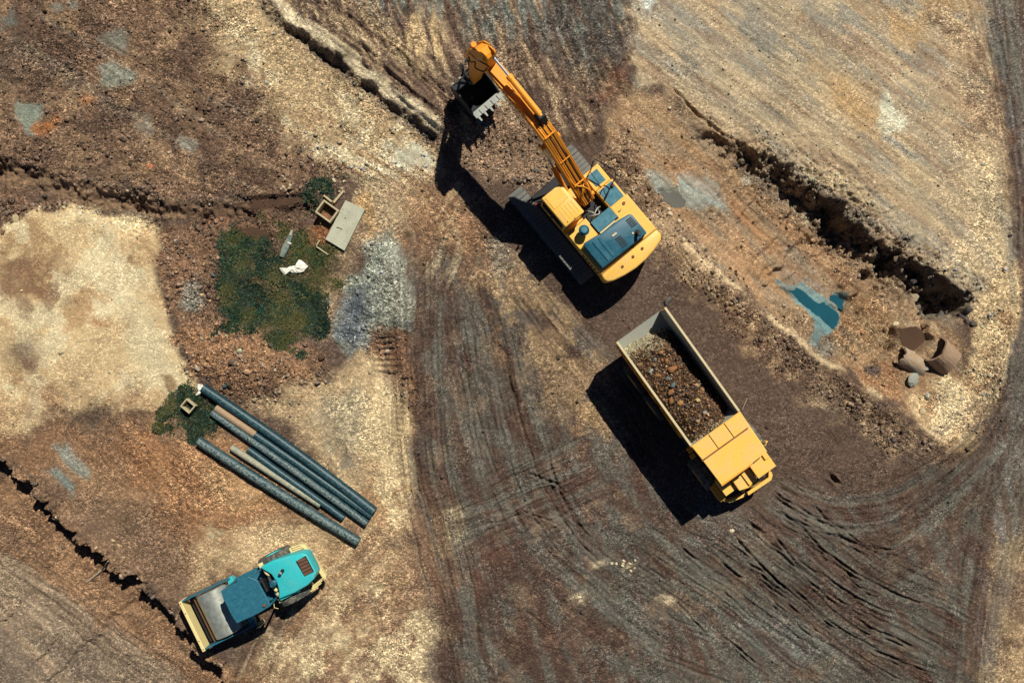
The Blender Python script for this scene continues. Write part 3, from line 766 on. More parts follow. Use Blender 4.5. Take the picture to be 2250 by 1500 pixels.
bundle([(1650, 1120), (1760, 1215), (1900, 1320), (2110, 1425)], 230, 42, 1, (1.6, 3.2), (.05, .13), .15, (.15, .45), .9)
bundle([(1480, 1200), (1600, 1280), (1760, 1400), (1920, 1500)], 240, 28, 2, (1.6, 3.2), (.04, .11), .25, (.15, .4), .9)
bundle([(1700, 1075), (1820, 1125), (1950, 1112), (2080, 1050), (2180, 950), (2245, 820)], 110, 24, 3, (2.2, 4), (.02, .06), .45, (.35, .9))
bundle([(1880, 1250), (2000, 1180), (2100, 1085), (2190, 980), (2260, 860)], 140, 20, 4, (2.2, 4), (.02, .05), .5, (.35, .9))
bundle([(2140, 1480), (2165, 1250), (2190, 1100), (2250, 880)], 120, 20, 5, (2.2, 4), (.02, .06), .4, (.3, .8))
bundle([(925, 560), (925, 800), (945, 1050), (1010, 1300), (1050, 1480)], 120, 24, 6, (1.6, 3.6), (.03, .08), .3, (.25, .7))
bundle([(1050, 620), (1085, 800), (1130, 1000), (1200, 1160), (1320, 1300)], 170, 28, 7, (1.6, 3.4), (.03, .09), .35, (.2, .5))
bundle([(1000, 1160), (1150, 1090), (1320, 1020)], 200, 24, 8, (1.6, 3.2), (.03, .09), .5, (.25, .7))
bundle([(1120, 1060), (1220, 1120), (1330, 1190)], 160, 8, 9, (2, 4), (.05, .12), .1, (.2, .5), .8)
bundle([(1130, 590), (1230, 730), (1330, 850), (1430, 1010)], 90, 8, 10, (2.5, 4), (.03, .06), .4, (.3, .8))
bundle([(2165, -60), (2205, 150), (2240, 400), (2250, 620)], 60, 10, 11, (2.4, 4), (.03, .07), .5, (.4, .9))
bundle([(-60, 1220), (80, 1310), (220, 1410), (370, 1530)], 90, 7, 12, (1.6, 2.6), (.02, .05), .1, (.4, .9))
bundle([(1380, 1360), (1500, 1420), (1700, 1500)], 150, 8, 13, (2, 4), (.03, .08), .3, (.3, .7))
bundle([(900, 1300), (1000, 1330), (1150, 1400), (1300, 1470)], 200, 8, 14, (2, 3), (.02, .06), .2, (.2, .5))
bundle([(1060, 680), (1075, 740), (1080, 800)], 70, 6, 15, (3, 5), (.04, .08), 0, (.6, .95))
bundle([(820, 1220), (720, 1290), (620, 1400), (560, 1500)], 120, 7, 16, (2.5, 4), (.01, .03), .3, (.4, .9))
bundle([(1420, 480), (1500, 560), (1600, 690)], 60, 6, 17, (2, 3.5), (.03, .06), .2, (.3, .7))
bundle([(1420, 30), (1700, 230), (2000, 460), (2180, 640)], 380, 12, 18, (1.5, 2.4), (.012, .03), .15, (.2, .5))
bundle([(1480, 330), (1650, 470), (1850, 640)], 140, 7, 19, (2, 3), (.015, .03), .2, (.3, .6))
bundle([(70, 40), (250, 150), (420, 260)], 120, 5, 20, (1.8, 3), (.02, .05), .1, (.3, .7))
for k in range(7):        # grouser marks beside the gravel heap
    rut(smooth_line([(818, 742 + k * 13), (850, 744 + k * 13), (884, 742 + k * 13)]), 3, .07, 0, 7, .6)
for k in range(9):
    rut(smooth_line([(862, 860 + k * 12), (896, 862 + k * 12)]), 3, .05, 0, 7, .6)
for k in range(5):        # tooth marks near the haul road
    rut(smooth_line([(980 + k * 10, 575), (984 + k * 10, 604)]), 2.4, .05, 0, 7, .5)
rut(smooth_line([(1476, 188), (1530, 246), (1580, 288), (1640, 326)]), 3.2, .16, 0, 7, .4)
# deeper dark gouges
for P_, w_, dp_ in [([(1815, 1035), (1835, 1055), (1850, 1072)], 5, .22), ([(1785, 1140), (1820, 1158), (1890, 1165)], 6, .2), ([(1820, 1175), (1880, 1195), (1920, 1205)], 4.5, .16), ([(1640, 1140), (1668, 1165), (1690, 1178)], 4, .14), ([(1150, 1335), (1180, 1360), (1205, 1383)], 3.4, .14), ([(1080, 1285), (1078, 1330)], 3, .10), ([(1240, 1120), (1265, 1150), (1290, 1160)], 4, .14), ([(1460, 1340), (1445, 1280)], 2, .05), ([(1575, 1225), (1620, 1262), (1648, 1272)], 3.6, .12)]:
    rut(smooth_line(P_), w_, dp_, 0, 7, .5)

# puddle hollows and vehicle pads (ground pressed flat where machines stand)
def level(pts):
    sl, m = poly(pts, 6, 3, 3)
    return float(np.mean(Z[sl][m > .5]))
def hollow(pts, zw):
    sl, m = poly(pts, 9, 0, 0)
    put(sl, np.clip(m * 1.6, 0, 1), Z, zw + .004 * W3[sl])
def pad(pts, soft, z0, k=.9):
    sl, m = poly(pts, soft, 10, 4)
    Z[sl] = Z[sl] * (1 - m * k) + (z0 + .35 * (Z[sl] - z0)) * m * k
pad([(1100, 420), (1250, 300), (1460, 520), (1330, 640)], 40, 0)
pad([(1350, 740), (1470, 690), (1700, 1050), (1580, 1110)], 40, 0)
pad([(425, 1320), (640, 1190), (710, 1260), (480, 1395)], 16, 0)
pad([(440, 840), (480, 830), (840, 1120), (800, 1200), (430, 980)], 26, 0, .8)

PUDDLES = []
WA = [(1749, 635), (1775, 633), (1810, 661), (1831, 664), (1858, 688), (1860, 706), (1846, 719), (1817, 695), (1789, 674), (1765, 650)]
WB_ = [(1841, 647), (1858, 647), (1872, 660), (1870, 678), (1855, 667), (1842, 656)]
WC = [(1456, 422), (1490, 420), (1508, 436), (1504, 452), (1480, 450), (1462, 436)]
WD = [(512, 505), (560, 500), (588, 520), (585, 540), (545, 538), (520, 522)]
WE = [(548, 440), (655, 432), (662, 442), (618, 452), (556, 458)]
WF = [(1986, 722), (2028, 718), (2044, 745), (2020, 768), (1994, 760)]
zs = [level(q) - dep for q, dep in ((WA, .08), (WB_, .08), (WC, .06), (WD, .07), (WE, .08), (WF, .12))]
zs[0] = zs[1] = min(zs[:2])
grow = [[tuple(np.mean(np.array(q), 0) + (np.array(p) - np.mean(np.array(q), 0)) * 1.22) for p in q] for q in (WA, WB_, WC, WD, WE, WF)]
for g_, z in zip(grow, zs): hollow(g_, z)
PUDDLES = list(zip((WA, WB_, WC, WD, WE, WF), zs))

GRIT *= np.clip(.78 + .45 * fbm(X / 1.3, Y / 1.3, 94, 4), .25, 1.25)
# colour relief: mottling of real soils, no shading
mott = 1 + .13 * fbm(X / 1.6, Y / 1.6, 95, 4) + (.05 + .12 * GRIT) * fbm(X / .3, Y / .3, 96, 4, .65)
lum = (C @ np.array([.3, .55, .15], np.float32))[..., None]
C = C * .84 + lum * np.array([1.02, 1.0, .95], np.float32) * .16
C *= np.clip(mott, .45, 1.7)[..., None]
fines = fbm(X / .11, Y / .11, 97, 2)
C *= (1 + .16 * GRIT * fines)[..., None]
C = np.clip(C, .01, .9)

def ground_z(x, y):
    i = np.clip(np.searchsorted(XS, x) - 1, 0, len(XS) - 2); j = np.clip(np.searchsorted(YS, y) - 1, 0, len(YS) - 2)
    fx = (x - XS[i]) / (XS[i + 1] - XS[i]); fy = (y - YS[j]) / (YS[j + 1] - YS[j])
    return (Z[j, i] * (1 - fx) + Z[j, i + 1] * fx) * (1 - fy) + (Z[j + 1, i] * (1 - fx) + Z[j + 1, i + 1] * fx) * fy

def gz(x, y):
    return float(ground_z(np.array([x]), np.array([y]))[0])

def at(px, py, h=0.0):
    """plan position of something seen in the photograph at height h"""
    k = (CAM_H - h) / CAM_H / PPM
    return (px - 1125) * k, (750 - py) * k

def grid_mesh(name):
    ny, nx = X.shape
    me = bpy.data.meshes.new(name)
    nv = nx * ny
    co = np.empty((nv, 3), np.float32)
    co[:, 0] = X.ravel(); co[:, 1] = Y.ravel(); co[:, 2] = Z.ravel()
    idx = np.arange(nv, dtype=np.int32).reshape(ny, nx)
    q = np.stack([idx[:-1, :-1], idx[:-1, 1:], idx[1:, 1:], idx[1:, :-1]], -1).reshape(-1, 4)
    me.vertices.add(nv); me.vertices.foreach_set('co', co.ravel())
    me.loops.add(q.size); me.loops.foreach_set('vertex_index', q.ravel())
    me.polygons.add(len(q)); me.polygons.foreach_set('loop_start', np.arange(0, q.size, 4, dtype=np.int32))
    me.polygons.foreach_set('use_smooth', np.ones(len(q), bool))
    me.update()
    at_ = me.attributes.new('soil', 'FLOAT_COLOR', 'POINT')
    rgba = np.ones((nv, 4), np.float32); rgba[:, :3] = C.reshape(-1, 3); rgba[:, 3] = GRIT.ravel()
    at_.data.foreach_set('color', rgba.ravel())
    return me

def soil_material(name, attr='soil', scale=1.0):
    m, nt, p = nmat(name)
    N, L = nt.nodes, nt.links
    a = N.new('ShaderNodeAttribute'); a.attribute_name = attr
    tc = N.new('ShaderNodeTexCoord')
    v = N.new('ShaderNodeTexVoronoi'); v.inputs['Scale'].default_value = 12.0 * scale; v.inputs['Randomness'].default_value = 1
    L.new(tc.outputs['Object'], v.inputs['Vector'])
    v2 = N.new('ShaderNodeTexVoronoi'); v2.inputs['Scale'].default_value = 27.0 * scale
    L.new(tc.outputs['Object'], v2.inputs['Vector'])
    n = N.new('ShaderNodeTexNoise'); n.inputs['Scale'].default_value = 9 * scale; n.inputs['Detail'].default_value = 6; n.inputs['Roughness'].default_value = .75
    L.new(tc.outputs['Object'], n.inputs['Vector'])
    def mr(src, a0, a1, b0, b1):
        r = N.new('ShaderNodeMapRange')
        for k, val in zip(('From Min', 'From Max', 'To Min', 'To Max'), (a0, a1, b0, b1)): r.inputs[k].default_value = val
        L.new(src, r.inputs['Value']); return r.outputs['Result']
    def mth(op, x, y):
        q = N.new('ShaderNodeMath'); q.operation = op
        for i, s in enumerate((x, y)):
            if isinstance(s, (int, float)): q.inputs[i].default_value = s
            else: L.new(s, q.inputs[i])
        return q.outputs[0]
    sep = N.new('ShaderNodeSeparateColor'); L.new(v.outputs['Color'], sep.inputs[0])
    sep2 = N.new('ShaderNodeSeparateColor'); L.new(v2.outputs['Color'], sep2.inputs[0])
    peb = mth('POWER', sep.outputs[0], 2.4)                 # a few light pebbles among darker ones
    s1 = mr(peb, 0, 1, .68, 2.4)
    s2 = mr(mth('POWER', sep2.outputs[0], 1.6), 0, 1, .58, 1.7)
    s3 = mr(n.outputs['Fac'], .3, .7, .66, 1.34)
    f = mth('MULTIPLY', mth('MULTIPLY', s1, s2), s3)
    g = mth('MULTIPLY', a.outputs['Alpha'], 0.9)
    fac = mth('ADD', mth('MULTIPLY', mth('SUBTRACT', f, 1.0), mth('ADD', g, .10)), 1.0)
    sc = N.new('ShaderNodeVectorMath'); sc.operation = 'SCALE'
    L.new(a.outputs['Color'], sc.inputs[0]); L.new(fac, sc.inputs['Scale'])
    L.new(sc.outputs[0], p.inputs['Base Color'])
    p.inputs['Roughness'].default_value = .95
    p.inputs['Specular IOR Level'].default_value = .08
    hgt = mth('ADD', mth('MULTIPLY', mr(v.outputs['Distance'], 0, .6, 1, 0), a.outputs['Alpha']), mth('MULTIPLY', n.outputs['Fac'], 1.0))
    b = N.new('ShaderNodeBump'); b.inputs['Strength'].default_value = .9; b.inputs['Distance'].default_value = .07
    L.new(hgt, b.inputs['Height']); L.new(b.outputs['Normal'], p.inputs['Normal'])
    return m

M['soil'] = soil_material('worksite_soil')
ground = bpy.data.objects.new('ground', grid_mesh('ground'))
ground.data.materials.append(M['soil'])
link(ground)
tag(ground, 'bare rutted earth of the worksite in brown, cream and grey soils', kind='structure')

# ------------------------------------------------------------------ water
def water(name, col, rough):
    m, nt, p = nmat(name)
    N, L = nt.nodes, nt.links
    tc = N.new('ShaderNodeTexCoord')
    n = N.new('ShaderNodeTexNoise'); n.inputs['Scale'].default_value = 1.6; n.inputs['Detail'].default_value = 6
    L.new(tc.outputs['Object'], n.inputs['Vector'])
    mx = N.new('ShaderNodeMix'); mx.data_type = 'RGBA'
    mx.inputs[6].default_value = (*[c * .75 for c in col], 1); mx.inputs[7].default_value = (*[c * 1.3 for c in col], 1)
    L.new(n.outputs['Fac'], mx.inputs[0]); L.new(mx.outputs[2], p.inputs['Base Color'])
    p.inputs['Roughness'].default_value = rough; p.inputs['IOR'].default_value = 1.33
    return m
M['wblue'] = water('teal_puddle_water', (.014, .080, .110), .06)
M['wgrey'] = water('grey_puddle_water', (.13, .125, .11), .12)
M['wbrown'] = water('muddy_brown_water', (.080, .048, .031), .10)
for (q, z), mt, lb in zip(PUDDLES, ('wblue', 'wblue', 'wgrey', 'wbrown', 'wbrown', 'wbrown'),
        ('long teal puddle on the brown basin floor', 'small rounded teal puddle beside the long one', 'grey shallow puddle on pale silt beside the excavator', 'brown muddy puddle at the edge of the green weeds', 'brown standing water in the ditch by the concrete box', 'brown puddle beside the broken culvert pipes')):
    c = np.mean(np.array(q), 0)
    P = smooth_line([tuple(p) for p in q + [q[0]]], 14)[:-1]
    jit = fbm(P[:, 0] / 9.0, P[:, 1] / 9.0, 160, 3)[:, None]
    P = P + (P - c) / (np.linalg.norm(P - c, axis=1)[:, None] + 1e-6) * jit * 4.0
    bm = nb()
    vv = [bm.verts.new((*at(p[0], p[1]), z + .022)) for p in P]
    bm.faces.new(vv)
    o = obj('puddle', bm, mt)
    tag(o, lb, kind='structure')

# ------------------------------------------------------------------ stones
def stone_proto(seed, sub=1):
    r = np.random.default_rng(seed)
    bm = bmesh.new()
    bmesh.ops.create_icosphere(bm, subdivisions=sub, radius=1)
    v = np.array([x.co[:] for x in bm.verts]); f = np.array([[a.index for a in t.verts] for t in bm.faces])
    bm.free()
    for _ in range(5):           # chop flat facets
        n = r.normal(size=3); n /= np.linalg.norm(n); k = r.uniform(.45, .8)
        dd = v @ n
        v = v - np.outer(np.clip(dd - k, 0, None), n)
    v *= r.uniform(.85, 1.15, (len(v), 1))
    v *= np.array([1, r.uniform(.65, .95), r.uniform(.5, .8)])
    return v, f

PROTO = [stone_proto(s, 1) for s in range(10)]

def euler_mats(n, r, tilt=.6):
    a = r.uniform(0, 2 * np.pi, n); b = r.normal(0, tilt, n); c = r.normal(0, tilt, n)
    ca, sa, cb, sb, cc, sc = np.cos(a), np.sin(a), np.cos(b), np.sin(b), np.cos(c), np.sin(c)
    z0 = np.zeros(n); o1 = np.ones(n)
    Rz = np.stack([np.stack([ca, -sa, z0], 1), np.stack([sa, ca, z0], 1), np.stack([z0, z0, o1], 1)], 1)
    Ry = np.stack([np.stack([cb, z0, sb], 1), np.stack([z0, o1, z0], 1), np.stack([-sb, z0, cb], 1)], 1)
    Rx = np.stack([np.stack([o1, z0, z0], 1), np.stack([z0, cc, -sc], 1), np.stack([z0, sc, cc], 1)], 1)
    return Rz @ Ry @ Rx

def stone_mesh(name, pos, rad, cols, r):
    VV, FF, CC = [], [], []
    off = 0
    which = r.integers(0, len(PROTO), len(pos))
    for k, (v, f) in enumerate(PROTO):
        s = np.where(which == k)[0]
        if not len(s): continue
        R = euler_mats(len(s), r)
        V = np.einsum('nij,vj->nvi', R, v) * rad[s][:, None, None] + pos[s][:, None, :]
        F = f[None] + (np.arange(len(s)) * len(v))[:, None, None] + off
        VV.append(V.reshape(-1, 3)); FF.append(F.reshape(-1, 3)); CC.append(np.repeat(cols[s], len(v), 0))
        off += V.shape[0] * V.shape[1]
    V = np.concatenate(VV).astype(np.float32); F = np.concatenate(FF).astype(np.int32); Cc = np.concatenate(CC).astype(np.float32)
    return tri_mesh(name, V, F, Cc)

def tri_mesh(name, V, F, Cc, attr='tone'):
    me = bpy.data.meshes.new(name)
    me.vertices.add(len(V)); me.vertices.foreach_set('co', V.astype(np.float32).ravel())
    me.loops.add(F.size); me.loops.foreach_set('vertex_index', F.astype(np.int32).ravel())
    me.polygons.add(len(F)); me.polygons.foreach_set('loop_start', np.arange(0, F.size, 3, dtype=np.int32))
    me.update()
    a = me.attributes.new(attr, 'FLOAT_COLOR', 'POINT')
    rgba = np.full((len(V), 4), .6, np.float32); rgba[:, :3] = Cc
    a.data.foreach_set('color', rgba.ravel())
    return me

M['stone'] = soil_material('loose_stone', 'tone', 1.3)

fine = (slice(NYo, len(YS) - NYo), slice(NXo, len(XS) - NXo))
def soil_at(x, y):
    i = np.clip(np.searchsorted(XS, x), 0, len(XS) - 1); j = np.clip(np.searchsorted(YS, y), 0, len(YS) - 1)
    return C[j, i], DENS[j, i]

r = np.random.default_rng(5)
N0 = 330000
sx = r.uniform(-26.5, 26.5, N0); sy = r.uniform(-18.2, 18.2, N0)
sc_, sd_ = soil_at(sx, sy)
clump = np.clip(.55 + .6 * fbm(sx / 1.1, sy / 1.1, 99, 4), .05, 1.3)
keep = r.random(N0) < np.clip(sd_ * clump, 0.006, 1) * .62
sx, sy, sc_, sd_ = sx[keep], sy[keep], sc_[keep], sd_[keep]
rad = np.clip(r.lognormal(-3.3, .52, len(sx)), .02, .16) * np.where(sd_ > .55, 1.5, np.where(sd_ > .25, 1.2, .85))
zz = ground_z(sx, sy)
bright = np.clip(r.lognormal(.10, .38, len(sx)), .5, 2.6)[:, None]
greyish = sc_.mean(1, keepdims=True) * np.array([1.06, 1.0, .88])
mixk = r.uniform(0, .6, (len(sx), 1))
cols = np.clip((sc_ * (1 - mixk) + greyish * mixk) * bright, .02, .46)
grav = bpy.data.objects.new('gravel', stone_mesh('gravel', np.stack([sx, sy, zz + rad * .12], 1), rad, cols, r))
grav.data.materials.append(M['stone']); link(grav)
tag(grav, 'loose gravel and small stones scattered over the bare earth', 'gravel', kind='stuff')
print('stones', len(sx))

def kind_of(size, col):
    s = 'small' if size < .085 else 'fist sized' if size < .12 else 'sizeable' if size < .18 else 'large'
    m_ = sum(col) / 3; w = col[0] - col[2]
    c = ('cream' if m_ > 170 else 'tan' if m_ > 130 else 'brown' if m_ > 95 else 'dark brown') if w > 24 else ('pale grey' if m_ > 140 else 'grey' if m_ > 100 else 'charcoal')
    return s + ' ' + c

def rock(name, px, py, size, col, label, group, seed, z_off=None, cat='rock', flat=.8, z=None, sub=2, loc=None):
    rr = random.Random(seed)
    v, f = stone_proto(900 + seed, sub)
    bm = nb()
    vs_ = [bm.verts.new((a[0] * size, a[1] * size, a[2] * size * flat)) for a in v]
    for t in f: bm.faces.new([vs_[k] for k in t])
    key = 'rock_' + '_'.join('%d' % c for c in col)
    if key not in M:
        c = tuple(lin(col) / 1.15)
        M[key] = paint(key, c, .9, dust=tuple(min(1, q * 1.35 + .02) for q in c), amt=.8, scale=5, bump=.5, spec=.1)
    o = obj(name, bm, key)
    if loc is None:
        x, y = at(px, py)
        zz_ = gz(x, y) if z is None else z
        o.location = (x, y, zz_ + size * flat * .3)
    else:
        o.location = loc
    o.rotation_euler = (rr.uniform(-.3, .3), rr.uniform(-.3, .3), rr.uniform(0, 6.28))
    tag(o, label, cat, group)
    return o
# ------------------------------------------------------------------ excavator
def build_excavator():
    T = thing('excavator', 'orange crawler excavator with its boom stretched out and bucket curled in', 'excavator', (3.85, 5.95, 0.0), math.radians(39.8))
    # undercarriage -------------------------------------------------
    obj('undercarriage', box(-1.7, .8, -1.5, 2.6, .45, 1.05, .05), 'black', T)
    obj('slew_ring', lathe([(0, 0), (0, .8), (.25, .8), (.25, 0)], (-.3, .35, 1.0), (0, 0, 1), 28), 'black', T)
    def track(xc, label):
        y0, y1, rr, w = -2.1, 3.3, .47, .39
        side = []
        for k in range(13):
            a = -math.pi / 2 + math.pi * k / 12
            side.append((y1 - rr + math.cos(a) * (rr - .09), .5 + math.sin(a) * (rr - .09)))
        for k in range(13):
            a = math.pi / 2 + math.pi * k / 12
            side.append((y0 + rr + math.cos(a) * (rr - .09), .5 + math.sin(a) * (rr - .09)))
        t = obj('track', prism(side, xc - w * .55, xc + w * .55, 'x'), 'black', T)
        # shoes
        bm = box(-w, w, -.095, .095, -.02, .025, .006)
        box(-w, w, -.085, -.055, .02, .07, 0, bm); box(-w, w, -.015, .015, .02, .06, 0, bm); box(-w, w, .05, .08, .02, .055, 0, bm)
        first = obj('track_shoe', bm, 'track', t)
        Ls = (y1 - y0) - 2 * rr; per = 2 * Ls + 2 * math.pi * rr; n = int(per / .205)
        for k in range(n):
            s = per * k / n
            if s < Ls: y, z, a = y0 + rr + s, .5 + rr, 0
            elif s < Ls + math.pi * rr:
                b = (s - Ls) / rr; y, z, a = y1 - rr + math.sin(b) * rr, .5 + math.cos(b) * rr, -b
            elif s < 2 * Ls + math.pi * rr: y, z, a = y1 - rr - (s - Ls - math.pi * rr), .5 - rr, math.pi
            else:
                b = (s - 2 * Ls - math.pi * rr) / rr; y, z, a = y0 + rr - math.sin(b) * rr, .5 - math.cos(b) * rr, math.pi - b
            o = first if k == 0 else copy_part(first, t)
            o.location = (xc, y, z); o.rotation_euler = (a, 0, 0)
        for yy in (y0 + rr, y1 - rr):
            obj('track_wheel', lathe([(-.22, 0), (-.22, .36), (.22, .36), (.22, 0)], (xc, yy, .5), (1, 0, 0), 20), 'black', t)
    track(-2.06, ''); track(1.08, '')
    # upper structure -----------------------------------------------
    obj('deck', prism([(-1.62, -2.5), (1.72, -2.5), (1.72, .7), (1.66, 1.72), (.76, 1.72), (.74, .9), (.62, .9), (.62, 1.7), (-.35, 1.7), (-.42, .3), (-.42, 2.0), (-1.6, 2.0)], 1.12, 1.38, 'z', .02), 'exc', T)
    obj('boom_well', box(-.42, .72, -.85, .95, 1.36, 1.46), 'black', T)
    ec = obj('engine_cover', box(-1.62, 1.73, -2.40, -.88, 1.38, 2.22, .05), 'exc', T)
    for k in range(6):
        y = -2.25 + k * .2
        obj('louver', box(-1.645, -1.60, y, y + .12, 1.6, 1.98), 'black', ec)
    for k in range(4):
        obj('hinge', box(1.72, 1.76, -2.2 + k * .36, -2.12 + k * .36, 1.7, 1.95, .01), 'exc', ec)
    # counterweight
    cwp = [(-1.62, -2.38), (1.70, -2.38), (1.73, -2.72), (1.55, -2.92), (1.0, -3.08), (.4, -3.17), (-.2, -3.18), (-.8, -3.10), (-1.35, -2.96), (-1.62, -2.82), (-1.67, -2.62)]
    cw = obj('counterweight', prism(cwp, 1.1, 2.33, 'z', .09, 3), 'exc', T, True)
    for (x, y) in ((-.62, -2.72), (.05, -2.68), (.62, -2.66)):
        b = lathe([(0, 0), (0, .07), (.03, .07), (.03, 0)], (x, y, 2.325), (0, 0, 1), 12)
        tube([(x - .05, y - .02, 2.34), (x - .03, y, 2.41), (x + .03, y, 2.41), (x + .05, y + .02, 2.34)], .018, 6, b)
        obj('lifting_eye', b, 'bolt', cw)
    obj('counterweight_seam', box(-1.6, 1.68, -2.375, -2.355, 2.20, 2.335), 'bolt', cw)
    # hood
    hp = [(-1.42, -2.20), (1.17, -2.26), (1.20, -2.16), (1.20, -1.16), (1.12, -1.06), (.56, -.95), (-.55, -.93), (-.62, -.86), (-1.32, -.76), (-1.42, -.84)]
    hood = obj('engine_hood', prism(hp, 2.15, 2.66, 'z', .085, 3), 'teal', T, True)
    prof = [(-1.30, 2.655), (-1.06, 2.655), (-1.0, 2.70), (-.86, 2.70), (-.80, 2.655), (-.74, 2.655), (-.70, 2.685), (-.62, 2.685), (-.58, 2.655), (-.58, 2.64), (-1.30, 2.64)]
    obj('hood_rib', prism(prof, -2.10, -.98, 'y'), 'teal', hood)
    for (x0, y0, n) in ((.80, -1.62, 5), (-.12, -2.06, 6)):
        for k in range(n):
            yy = y0 + k * .095
            obj('louver', prism([(x0, yy), (x0 + .30, yy - .015), (x0 + .30, yy + .04), (x0, yy + .055)], 2.655, 2.685, 'z'), 'black', hood)
    obj('hood_handle', box(-.16, .12, -1.40, -1.30, 2.655, 2.71, .03), 'rim', hood)
    ex = tube([(.86, -1.95, 2.6), (.86, -1.95, 2.86), (.83, -2.02, 2.96), (.78, -2.12, 3.0)], .075, 12)
    obj('exhaust_pipe', ex, 'bucket', hood, True)
    obj('exhaust_base', lathe([(0, 0), (0, .15), (.03, .15), (.03, 0)], (.85, -1.96, 2.65), (0, 0, 1), 16), 'black', hood)
    obj('filler_cap', lathe([(0, 0), (0, .055), (.05, .05), (.05, 0)], (.68, -1.84, 2.65), (0, 0, 1), 12), 'rim', hood)
    # hood front strip, centre tread plate
    obj('center_box', box(-.44, .72, -.90, -.22, 1.44, 2.18, .02), 'black', T)
    obj('center_tread_plate', box(-.43, .70, -.80, -.20, 2.18, 2.21, .008), 'tread', T)
    obj('hood_strip', box(-.42, .48, -.92, -.83, 2.20, 2.30, .015), 'rim', T)
    # left battery box with pre-cleaner
    bb = obj('battery_box', box(-1.60, -.46, -.86, .12, 1.38, 2.10, .04), 'exc', T)
    pc = lathe([(0, 0), (0, .13), (.32, .13), (.34, .23), (.52, .25), (.60, .17), (.64, .0)], (-.95, -.30, 2.08), (0, 0, 1), 24)
    pcl = obj('air_precleaner', pc, 'teal', T, True)
    obj('precleaner_cap', lathe([(0, 0), (0, .15), (.04, .14), (.05, 0)], (-.95, -.30, 2.70), (0, 0, 1), 20), 'tread', pcl)
    obj('door_seam', box(-1.58, -.48, .105, .125, 2.0, 2.115), 'bolt', bb)
    # right hand tanks, steps and tool box
    ft = obj('fuel_tank', box(.70, 1.73, -.92, -.24, 1.38, 2.20, .04), 'exc', T)
    obj('tank_cap', lathe([(0, 0), (0, .075), (.06, .07), (.06, 0)], (1.33, -.50, 2.19), (0, 0, 1), 14), 'bolt', ft)
    obj('tank_handle', tube([(.88, -.62, 2.2), (.92, -.66, 2.25), (1.0, -.66, 2.25), (1.06, -.62, 2.2)], .015, 6), 'bolt', ft)
    sb = obj('step_box', box(.74, 1.70, -.25, .74, 1.36, 1.92, .03), 'exc', T)
    obj('step_tread_plate', box(.80, 1.60, -.22, .68, 1.92, 1.95, .006), 'tread', sb)
    tb = obj('tool_box', box(.73, 1.66, .76, 1.74, 1.2, 1.80, .05), 'exc', T)
    obj('tool_box_tread_plate', prism([(.90, .92), (1.45, .90), (1.46, 1.57), (.88, 1.57)], 1.79, 1.825, 'z', .006), 'tread', tb)
    obj('tool_box_lamp', box(1.45, 1.56, .42, .58, 1.95, 2.1, .02), 'bolt', T)
    obj('handrail', tube([(1.22, 1.70, 1.75), (1.22, 1.74, 2.55), (1.34, 1.84, 2.72), (1.5, 1.86, 2.76), (1.68, 1.42, 2.8), (1.86, .92, 2.76), (1.80, .72, 2.66), (1.62, .58, 2.55), (1.60, .58, 1.9)], .028, 8), 'black', T, True)
    obj('handrail', tube([(1.62, .60, 2.55), (1.36, .5, 2.6), (1.1, .36, 2.55), (.84, .22, 2.45), (.80, .2, 1.9)], .026, 8), 'black', T, True)
    obj('handrail', tube([(.84, .22, 2.45), (.92, .45, 2.45), (1.0, .62, 2.4), (1.02, .66, 1.9)], .024, 8), 'black', T, True)
    obj('grab_wire', tube([(1.06, 1.64, 1.83), (1.06, 1.6, 2.2), (1.02, .9, 2.2), (1.02, .84, 1.82)], .018, 6), 'black', T)
    # white hoses in the well
    for pts in ([(-.2, .1, 1.6), (-.12, .0, 1.9), (.02, -.08, 1.98), (.2, -.12, 1.9), (.34, .06, 1.6)], [(-.15, -.12, 1.6), (-.05, -.05, 1.95), (.12, .06, 2.0), (.32, .12, 1.86), (.5, .1, 1.6)], [(-.1, .3, 1.7), (-.02, .12, 1.95), (.02, -.1, 1.9), (-.08, -.2, 1.6)]):
        obj('hydraulic_hose', tube(smooth3(pts), .022, 7), 'pale', T, True)
    # cab -----------------------------------------------------------
    cab = obj('cab', prism([(.33, 1.3), (1.98, 1.3), (2.02, 1.75), (1.95, 3.02), (.33, 3.02)], -1.58, -.50, 'x', .05), 'exc', T)
    rf = obj('cab_roof', prism([(-1.60, .30), (-.47, .30), (-.47, 2.0), (-1.60, 2.02)], 3.0, 3.2, 'z', .07, 3), 'exc', cab, True)
    obj('roof_hatch', prism([(-1.46, 1.25), (-.62, 1.28), (-.62, 1.90), (-1.46, 1.92)], 3.195, 3.225, 'z', .02), 'exc', rf)
    for k in range(5):
        obj('roof_rib', box(-1.34 + k * .17, -1.29 + k * .17, .45, 1.12, 3.195, 3.212, .008), 'exc', rf)
    for (x, y) in ((-1.36, .44), (-1.0, .36), (-.62, 1.86)):
        obj('roof_bolt', lathe([(0, 0), (0, .03), (.02, .03), (.02, 0)], (x, y, 3.195), (0, 0, 1), 8), 'bolt', rf)
    obj('side_window', prism([(.46, 1.85), (1.86, 1.70), (1.86, 2.92), (.56, 2.92), (.46, 2.75)], -1.605, -1.57, 'x', .012), 'glass', cab)
    obj('windshield', prism([(2.0, 1.75), (2.05, 1.75), (1.99, 2.95), (1.94, 2.95)], -1.5, -.58, 'x'), 'glass', cab)
    obj('rear_window', box(-1.45, -.62, .30, .34, 2.1, 2.9), 'glass', cab)
    obj('right_window', box(-.51, -.485, .5, 1.85, 1.9, 2.9), 'glass', cab)
    obj('door_post', box(-1.62, -1.56, 1.16, 1.24, 1.4, 3.0, .01), 'black', cab)
